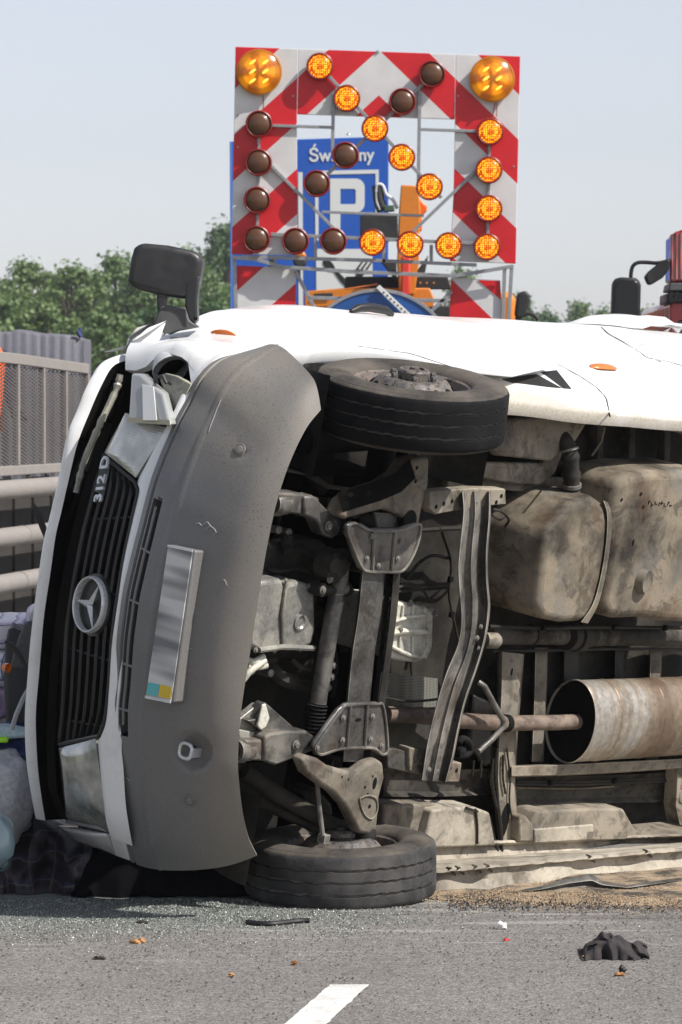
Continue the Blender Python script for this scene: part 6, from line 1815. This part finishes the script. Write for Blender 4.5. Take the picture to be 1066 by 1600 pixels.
tp('bed_latch', [(490, 459), (520, 457), (520, 463), (490, 464)], .12, .03, tb)
tp('truck_bed', [(430, 478), (760, 478), (760, 520), (430, 520)], .2, 2.3, tb)
tp('cab', [(735, 462), (794, 456), (803, 459), (807, 470), (807, 640), (735, 640)], .3, 1.9, org, bevel=.05)
tp('mirror_glass', [(808, 462), (813, 456), (822, 454), (828, 459), (829, 470), (824, 484), (817, 496), (808, 500), (805, 490)], .0, .18, tb, bevel=.03)
mb = MB(); mb.tube([tw(x, y, .1) for x, y in crom([(806, 500), (822, 490), (834, 492), (842, 500)], 12)], .02, 8); mb.build('mirror_stay', tb, trk)
tp('work_lamp', [(457, 404), (464, 400), (474, 400), (480, 406), (478, 415), (468, 418), (459, 414)], -.1, .12, tb, bevel=.02)
tp('work_lamp_top', [(459, 402), (466, 392), (475, 392), (480, 402)], -.1, .1, org, bevel=.02)
tp('work_lamp_stem', [(464, 418), (470, 418), (470, 440), (466, 440)], -.08, .05, tb)
tp('rear_mirror', [(421, 404), (426, 402), (431, 404), (432, 416), (426, 424), (420, 416)], -.1, .08, tb, bevel=.015)
for sx_ in (-.75, .85):
    for dy in (.5, 1.9):
        mb = MB(); mb.lathe((sx_, dy, .48), (1, 0, 0), [(.25, -.14), (.44, -.14), (.48, -.1), (.48, .1), (.44, .14), (.25, .14), (.0005, .08)], 28); mb.build('truck_wheel', MAT['tyre_rubber'], trk)
mb = MB(); mb.box((0.1, 1.2, .75), (1.9, 2.4, .35)); mb.build('chassis', tb, trk)
mb = MB(); mb.box((-.55, 1.2, 1.65), (.12, 2.2, 1.5)); mb.box((.95, 1.2, 1.65), (.12, 2.2, 1.5)); mb.build('bed_support', tb, trk)

# ================================================================== RED RESCUE TRUCK at the right edge
RY = 23.0
rt = empty('rescue_truck', ((1130 - 533) / F * RY, RY, 0)); tag(rt, 'red truck at the right edge with black mirrors on a curved arm', 'truck')
RO = Vector(rt.location)
def rw(px, py, d=0.0): return at(px, py, RY + d) - RO
def rp(name, pts, d, dep, mat, parent=rt, bevel=.01, seg=2):
    mb = MB(); mb.prism([rw(x, y, d) for x, y in pts], Vector((0, dep, 0))); return mb.build(name, mat, parent, smooth=40, bevel=bevel, seg=seg)
redp = grime('truck_red', (.35, .010, .012), None, 0, .3, 0, 3, 30, .02, .1, coat=.6)
m, n_, l_, p_ = mk('ribbed_red')
tc = N(n_, 'ShaderNodeTexCoord'); mp = N(n_, 'ShaderNodeMapping'); mp.inputs['Scale'].default_value = (42, 42, 5); l_.new(tc.outputs['Object'], mp.inputs[0])
nz = N(n_, 'ShaderNodeTexNoise', Scale=1.0, Detail=3.0); l_.new(mp.outputs[0], nz.inputs[0])
l_.new(ramp(n_, l_, nz.outputs[0], [(.35, (.10, .004, .006)), (.5, (.34, .012, .016)), (.62, (.30, .10, .10)), (.72, (.55, .10, .03))]), p_.inputs['Base Color']); p_.inputs['Roughness'].default_value = .15; p_.inputs['Coat Weight'].default_value = 1
lb = rp('light_bar', [(1048, 368), (1056, 362), (1075, 356), (1220, 352), (1220, 441), (1047, 441)], .1, .35, m, bevel=.015)
mb = MB()
for k in range(24):
    x = 1050 + k * 7; mb.tube([rw(x, 366 - min(8, k), .09), rw(x, 436, .09)], .008, 6)
mb.build('lens_rib', m, lb)
rp('bar_base', [(1047, 442), (1220, 438), (1220, 455), (1044, 455)], .08, .4, grime('base_grey', (.09, .09, .095), None, 0, .5, bump=.05))
mb = MB()
for k in range(22):
    x = 1046 + k * 8; mb.tube([rw(x, 466, .03), rw(x + 5, 456, .03)], .010, 6)
mb.build('cable_row', MAT['black_plastic'], rt)
rp('roof_rack', [(1042, 458), (1220, 454), (1220, 470), (1041, 474)], .06, .5, MAT['black_plastic'])
rp('truck_cab', [(1046, 475), (1052, 468), (1250, 466), (1250, 700), (1046, 700)], .12, 2.2, redp, bevel=.06, seg=3)
rp('windscreen', [(1060, 500), (1240, 498), (1240, 570), (1056, 570)], .11, .02, plain('cab_glass', (.02, .025, .03), .05, coat=1))
rp('truck_bumper', [(1044, 700), (1252, 700), (1252, 780), (1044, 780)], .05, 2.2, plain('bumper_white', (.6, .6, .58), .4))
mb = MB(); mb.tube([rw(x, y, .1) for x, y in crom([(986, 442), (986, 428), (989, 416), (997, 410.5), (1010, 410), (1028, 411), (1047, 407)], 30)], .013, 10); mb.build('mirror_arm', MAT['black_plastic'], rt, smooth=60)
mh = rp('main_mirror', [(958, 441), (963, 435), (970, 433), (994, 434), (1000, 438), (1002, 446), (1000, 520), (955, 520)], .0, .14, MAT['black_plastic'], bevel=.018, seg=4)
mb = MB(); mb.prism([rw(x, y, -.003) for x, y in ((962, 446), (966, 440), (972, 437), (992, 438), (997, 442), (998, 450), (996, 520), (959, 520))], Vector((0, .01, 0))); mb.build('mirror_cover', plain('mirror_back', (.010, .010, .011), .22), mh, bevel=.006)
rp('wide_mirror', [(1008, 432), (1014, 424), (1030, 411), (1044, 404), (1048, 408), (1046, 421), (1036, 434), (1018, 445), (1013, 444)], .05, .12, MAT['black_plastic'], bevel=.014, seg=3)
for sx_ in (-.15, .95):
    mb = MB(); mb.lathe((sx_, 1.2, .5), (1, 0, 0), [(.26, -.14), (.46, -.14), (.5, -.1), (.5, .1), (.46, .14), (.26, .14), (.0005, .08)], 28); mb.build('truck_wheel', MAT['tyre_rubber'], rt)
mb = MB(); mb.box((.35, 1.2, .75), (1.0, 2.0, .4)); mb.build('chassis', MAT['black_plastic'], rt)

# ================================================================== WORKER behind the mesh screen (only the right arm and side are in the frame)
PXm = 9; PYd = 25.2
pc0 = at(-36, 640, PYd); pbase = Vector((pc0.x, PYd, .76))
me = bpy.data.meshes.new('person')
vv = [(0, 0, .95, .15, .11), (0, 0, 1.15, .14, .10), (0, 0, 1.36, .17, .11), (0, 0, 1.47, .06, .06), (0, 0, 1.54, .055, .055), (0, -.01, 1.62, .085, .10), (0, -.01, 1.72, .075, .09),
      (.19, 0, 1.38, .065, .06), (.235, -.02, 1.14, .05, .05), (.20, -.20, 1.00, .04, .04), (.19, -.27, .97, .042, .03),
      (-.19, 0, 1.38, .065, .06), (-.235, -.02, 1.14, .05, .05), (-.20, -.18, .98, .04, .04), (-.19, -.25, .95, .042, .03),
      (.09, 0, .86, .09, .09), (.10, -.01, .48, .062, .062), (.11, .02, .09, .045, .05), (.12, -.12, .035, .045, .03),
      (-.09, 0, .86, .09, .09), (-.10, -.01, .48, .062, .062), (-.11, .02, .09, .045, .05), (-.12, -.12, .035, .045, .03)]
ee = [(0, 1), (1, 2), (2, 3), (3, 4), (4, 5), (5, 6), (2, 7), (7, 8), (8, 9), (9, 10), (2, 11), (11, 12), (12, 13), (13, 14), (0, 15), (15, 16), (16, 17), (17, 18), (0, 19), (19, 20), (20, 21), (21, 22)]
for hx, s_, b in ((.19, 1, 10), (-.19, -1, 14)):
    for k in range(4):
        i = len(vv); vv.append((hx + (k - 1.5) * .02, -.33, .955 - .004 * abs(k - 1.5) + (0 if s_ > 0 else -.02), .010, .010)); vv.append((hx + (k - 1.5) * .021, -.37 - .008 * (k in (1, 2)), .925 + (0 if s_ > 0 else -.02), .009, .009)); ee += [(b, i), (i, i + 1)]
    i = len(vv); vv.append((hx - s_ * .05, -.29, .955, .012, .012)); vv.append((hx - s_ * .06, -.33, .94, .010, .010)); ee += [(b, i), (i, i + 1)]
me.from_pydata([v[:3] for v in vv], ee, [])
per = bpy.data.objects.new('person', me); COL.objects.link(per)
per.location = pbase; per.rotation_euler = (0, 0, .5)
per.modifiers.new('skin', 'SKIN')
for i, d in enumerate(me.skin_vertices[0].data): d.radius = (vv[i][3], vv[i][4]); d.use_root = (i == 0)
md = per.modifiers.new('sub', 'SUBSURF'); md.levels = 2; md.render_levels = 2
me.materials.append(grime('work_navy', (.012, .016, .06), None, 0, .8, 0, 8, 60, .2))
tag(per, 'person in navy work clothes and orange vest behind the mesh screen at the left edge', 'person')
vest_m = plain('vest_orange', (.85, .13, .02), .6)
mb = MB(); rows = []
for (z, rx, ry) in ((.84, .205, .165), (.95, .20, .16), (1.1, .19, .15), (1.25, .205, .155), (1.36, .215, .15), (1.43, .18, .12), (1.475, .10, .085)):
    rows.append([Vector((rx * math.cos(t), ry * math.sin(t), z)) for t in np.linspace(0, 2 * math.pi, 29)[:-1]])
mb.grid(rows, closed=True); mb.build('vest', vest_m, per, smooth=80)
skin = plain('skin', (.45, .25, .17), .5)
mb = MB(); mb.lathe((0, -.01, 1.60), (0, 0, 1), [(.05, -.09), (.075, -.06), (.088, 0), (.090, .05), (.085, .10), (.05, .15), (.0005, .165)], 24); mb.build('face', skin, per, smooth=80)
mb = MB(); mb.lathe((0, -.005, 1.66), (0, 0, 1), [(.125, .0), (.098, .012), (.102, .04), (.09, .10), (.05, .135), (.0005, .145)], 24); mb.build('cap', plain('cap_navy', (.02, .025, .08), .6), per, smooth=80)
mb = MB(); mb.tube([(0, -.10, 1.635), (0, -.118, 1.60), (0, -.10, 1.595)], [.008, .014, .010], 8); mb.tube([(-.025, -.093, 1.555), (.025, -.093, 1.555)], .006, 6)
for s_ in (-1, 1): mb.lathe((s_ * .034, -.085, 1.63), (0, -1, 0), [(.0005, .012), (.012, .006), (.014, 0)], 10); mb.lathe((s_ * .092, 0, 1.61), (s_, 0, 0), [(.0005, .012), (.02, .01), (.03, 0)], 10)
mb.build('features', skin, per, smooth=80)

# ================================================================== TREES
def leaf_mat(name, a, b, c):
    m, n, l, p = mk(name)
    g = N(n, 'ShaderNodeNewGeometry'); nz = N(n, 'ShaderNodeTexNoise', Scale=.55, Detail=3.0)
    tc = N(n, 'ShaderNodeTexCoord'); l.new(tc.outputs['Object'], nz.inputs[0])
    rnd = g.outputs['Random Per Island']
    s = math_(n, l, 'ADD', math_(n, l, 'MULTIPLY', rnd, .5), math_(n, l, 'MULTIPLY', nz.outputs[0], .5))
    l.new(ramp(n, l, s, [(.25, a), (.5, b), (.78, c)]), p.inputs['Base Color']); p.inputs['Roughness'].default_value = .6
    tr_ = N(n, 'ShaderNodeBsdfTranslucent'); tr_.inputs[0].default_value = (b[0] * 1.2, b[1] * 1.4, b[2], 1)
    mx = N(n, 'ShaderNodeMixShader'); mx.inputs[0].default_value = .3
    l.new(p.outputs[0], mx.inputs[1]); l.new(tr_.outputs[0], mx.inputs[2]); l.new(mx.outputs[0], n['Material Output'].inputs[0])
    return m
L1 = leaf_mat('leaf_mid', (.07, .125, .040), (.115, .18, .062), (.165, .23, .09))
L2 = leaf_mat('leaf_pale', (.07, .13, .040), (.13, .195, .065), (.20, .255, .10))
L3 = leaf_mat('leaf_dark', (.030, .072, .024), (.06, .118, .040), (.105, .165, .06))
bark = grime('bark', (.10, .08, .06), None, 0, .9, 0, 3, 30, .4)
def tree(px, ptop, Y, wid, lm, label, nleaf=9000, leaf=.26, seed=0, conical=0.0, base_z=-.02):
    r = np.random.default_rng(seed + 11); nleaf = int(nleaf * 1.5); leaf *= .9
    top = at(px, ptop, Y).z; H = top - base_z; X = at(px, 640, Y).x
    root = empty('tree', (X, Y, base_z)); tag(root, label, 'tree', None)
    mb = MB(); mb.tube([(0, 0, 0), (.06 * H / 10, 0, H * .3), (0, .1, H * .6), (.05, 0, H * .85)], [.03 * H, .024 * H, .014 * H, .005 * H], 9)
    lobes = []
    nl = int(110 + wid * 10)
    for k in range(nl):
        t = r.uniform(.06, 1); ang = r.uniform(0, 6.283)
        env = (math.sin(math.pi * min(1, t * .92 + .10)) ** .55) * (1 - conical * t)
        rad = wid * .5 * env * r.uniform(.15, 1.0) ** .6
        z = H * (.10 + .82 * t)
        lobes.append((rad * math.cos(ang), rad * math.sin(ang), z, H * r.uniform(.028, .085) * (1.15 - .55 * t)))
    lobes.append((0, 0, H * .93, H * .065)); lobes.append((.15 * wid * r.uniform(-1, 1), 0, H * .90, H * .06))
    for k, lb in enumerate(lobes):
        if k % 3 == 0: mb.tube([(0, 0, max(H * .15, lb[2] * .6)), (lb[0] * .5, lb[1] * .5, lb[2] * .85), (lb[0], lb[1], lb[2])], [.010 * H, .006 * H, .002 * H], 6)
    mb.build('trunk', bark, root)
    lo = np.array(lobes); idx = r.choice(len(lo), nleaf, p=lo[:, 3] ** 2 / (lo[:, 3] ** 2).sum())
    d = r.normal(size=(nleaf, 3)); d /= np.linalg.norm(d, axis=1)[:, None]
    rad = lo[idx, 3] * r.uniform(.1, 1.5, nleaf) ** .7
    ctr = lo[idx, :3] + d * rad[:, None] * np.array([1.15, 1.15, .9])
    nrm = d + r.normal(size=(nleaf, 3)) * .55 + np.array([0, 0, .35]); nrm /= np.linalg.norm(nrm, axis=1)[:, None]
    tmp = r.normal(size=(nleaf, 3)); u = np.cross(nrm, tmp); u /= np.linalg.norm(u, axis=1)[:, None]; v = np.cross(nrm, u)
    s = leaf * r.uniform(.55, 1.25, nleaf)[:, None]
    q = np.stack([ctr - u * s * .5, ctr - v * s * .32 + nrm * s * .08, ctr + u * s * .5, ctr + v * s * .32 + nrm * s * .08], 1).reshape(-1, 3)
    me = bpy.data.meshes.new('crown')
    me.vertices.add(len(q)); me.vertices.foreach_set('co', q.ravel())
    me.loops.add(nleaf * 4); me.loops.foreach_set('vertex_index', np.arange(nleaf * 4, dtype=np.int32))
    me.polygons.add(nleaf); me.polygons.foreach_set('loop_start', np.arange(0, nleaf * 4, 4, dtype=np.int32)); me.polygons.foreach_set('loop_total', np.full(nleaf, 4, dtype=np.int32))
    me.update(); me.validate(); me.materials.append(lm)
    o = bpy.data.objects.new('crown', me); COL.objects.link(o); o.parent = root
TR = [(-40, 432, 150, 6.5, L1, 'mid green tree at the left edge of the tree line', 9000),
      (42, 398, 165, 5.6, L2, 'pale green rounded tree behind the mesh screen', 9000),
      (112, 404, 160, 5.4, L2, 'pale yellowish tree between two rounder ones of the tree line', 9000),
      (180, 388, 165, 4.8, L1, 'tree of the line rising left of the door mirror', 9000),
      (238, 398, 158, 4.4, L1, 'tree directly behind the door mirror', 8000),
      (292, 378, 172, 4.6, L1, 'tree of the line right behind the mirror arm', 8000),
      (352, 338, 180, 5.4, L3, 'tallest dark tree beside the left edge of the blue sign', 11000),
      (75, 470, 130, 5.0, L2, 'low bushy tree in front of the tree line behind the tarpaulin', 7000),
      (165, 480, 128, 5.2, L1, 'low bushy tree in front of the tree line right of the tarpaulin', 7000),
      (250, 470, 132, 5.4, L3, 'low dark bush tree under the door mirror', 7000),
      (325, 460, 135, 5.0, L3, 'low dark bush tree between mirror and striped board', 7000),
      (420, 420, 180, 7, L3, 'dark tree hidden behind the blue sign', 6000),
      (722, 405, 210, 4.0, L2, 'small pale tree showing through the arrow board at its right leg', 5000),
      (815, 452, 200, 4.6, L3, 'dark tree showing right of the striped board above the van', 5000),
      (850, 478, 200, 4.4, L3, 'low dark tree between the striped board and the truck mirror', 5000),
      (905, 464, 215, 4.6, L1, 'green tree left of the black truck mirror', 6000),
      (945, 474, 215, 4.2, L1, 'green tree touching the left side of the black truck mirror', 6000),
      (1010, 474, 220, 5.0, L1, 'green tree right of the black truck mirror', 6000),
      (1075, 474, 220, 5.2, L1, 'green tree under the red light bar at the right edge', 5000)]
for k, (px, pt, Y, wd, lm, lb, nl) in enumerate(TR): tree(px, pt, Y, wd * (1.3 if px < 300 else 1.0), lm, lb, nl * (1.3 if px < 300 else 1), seed=k * 7, leaf=.30 if Y > 140 else .26)

# the tree line goes on beyond both sides of the frame
for k, px in enumerate((-640, -540, -445, -360, -280, -200, -115, 480, 560, 640, 1150, 1230, 1320, 1410, 1500)):
    tree(px, 395 + 30 * math.sin(k * 1.9) if px < 0 else 475 + 8 * math.sin(k * 2.3), 165 + 8 * (k % 3), 7.2, (L1, L2, L3)[k % 3], 'far tree line tree hidden behind the sign or outside the frame', 3000, seed=300 + k * 5, leaf=.42)
for o in SC.objects:
    if o.get('label') == 'far tree line tree hidden behind the sign or outside the frame': o['group'] = 'far tree line out of sight'

# ================================================================== separate pieces that can be told apart
def split_pieces(names):
    for o in [o for o in SC.objects if o.type == 'MESH' and o.name.split('.')[0] in names and o.get('kind') != 'stuff']:
        me = o.data; n = len(me.vertices)
        par = list(range(n))
        def find(i):
            while par[i] != i: par[i] = par[par[i]]; i = par[i]
            return i
        for p in me.polygons:
            r0 = find(p.vertices[0])
            for q in p.vertices[1:]: par[find(q)] = r0
        groups = {}
        for p in me.polygons: groups.setdefault(find(p.vertices[0]), []).append(p)
        if len(groups) < 2: continue
        first = True; base = o.name.split('.')[0]
        co = [v.co.copy() for v in me.vertices]
        for ps in groups.values():
            ids = {}; fs = []
            for p in ps: fs.append(tuple(ids.setdefault(q, len(ids)) for q in p.vertices))
            m2 = bpy.data.meshes.new(base); m2.from_pydata([co[k] for k in ids], [], fs)
            for q in me.materials: m2.materials.append(q)
            m2.polygons.foreach_set('use_smooth', [p.use_smooth for p in ps]); m2.set_sharp_from_angle(angle=math.radians(40))
            if first: o.data = m2; first = False
            else:
                c = o.copy(); c.data = m2; COL.objects.link(c)
split_pieces({'brake_line', 'line_clip', 'hose', 'shaft_coupling', 'inner_wing', 'engine_ancillary', 'oil_run', 'engine_bolt', 'steering_joint', 'arm_bush', 'casting_rib', 'track_rod', 'drive_stub', 'floor_side', 'wiper', 'broken_clip', 'torn_sheet', 'torn_opening', 'dent_fold', 'panel_screw', 'bar_slot', 'lens_flute', 'slot_rib', 'lens_rib', 'cable_row', 'carriage', 'lamp_wire', 'hook_line', 'engine_block', 'bed_support', 'heat_shield', 'hose_clip', 'beam_flange', 'plate_clip', 'sump_boss', 'plate_rim', 'mirror_arm', 'bulkhead', 'brake_drum', 'shaft_stub'})

# ================================================================== summer haze
mb = MB(); mb.box((0, 675, 9.5), (1840, 1690, 21.5))
hz = mb.build('haze', [], None, smooth=0); hz['kind'] = 'stuff'
m = bpy.data.materials.new('haze'); m.use_nodes = True; nt = m.node_tree
for q in list(nt.nodes): nt.nodes.remove(q)
vo_ = nt.nodes.new('ShaderNodeVolumePrincipled'); ou = nt.nodes.new('ShaderNodeOutputMaterial')
vo_.inputs['Color'].default_value = (.92, .95, 1.0, 1); vo_.inputs['Density'].default_value = .00035; vo_.inputs['Anisotropy'].default_value = .2
nt.links.new(vo_.outputs[0], ou.inputs['Volume'])
hz.data.materials.append(m)
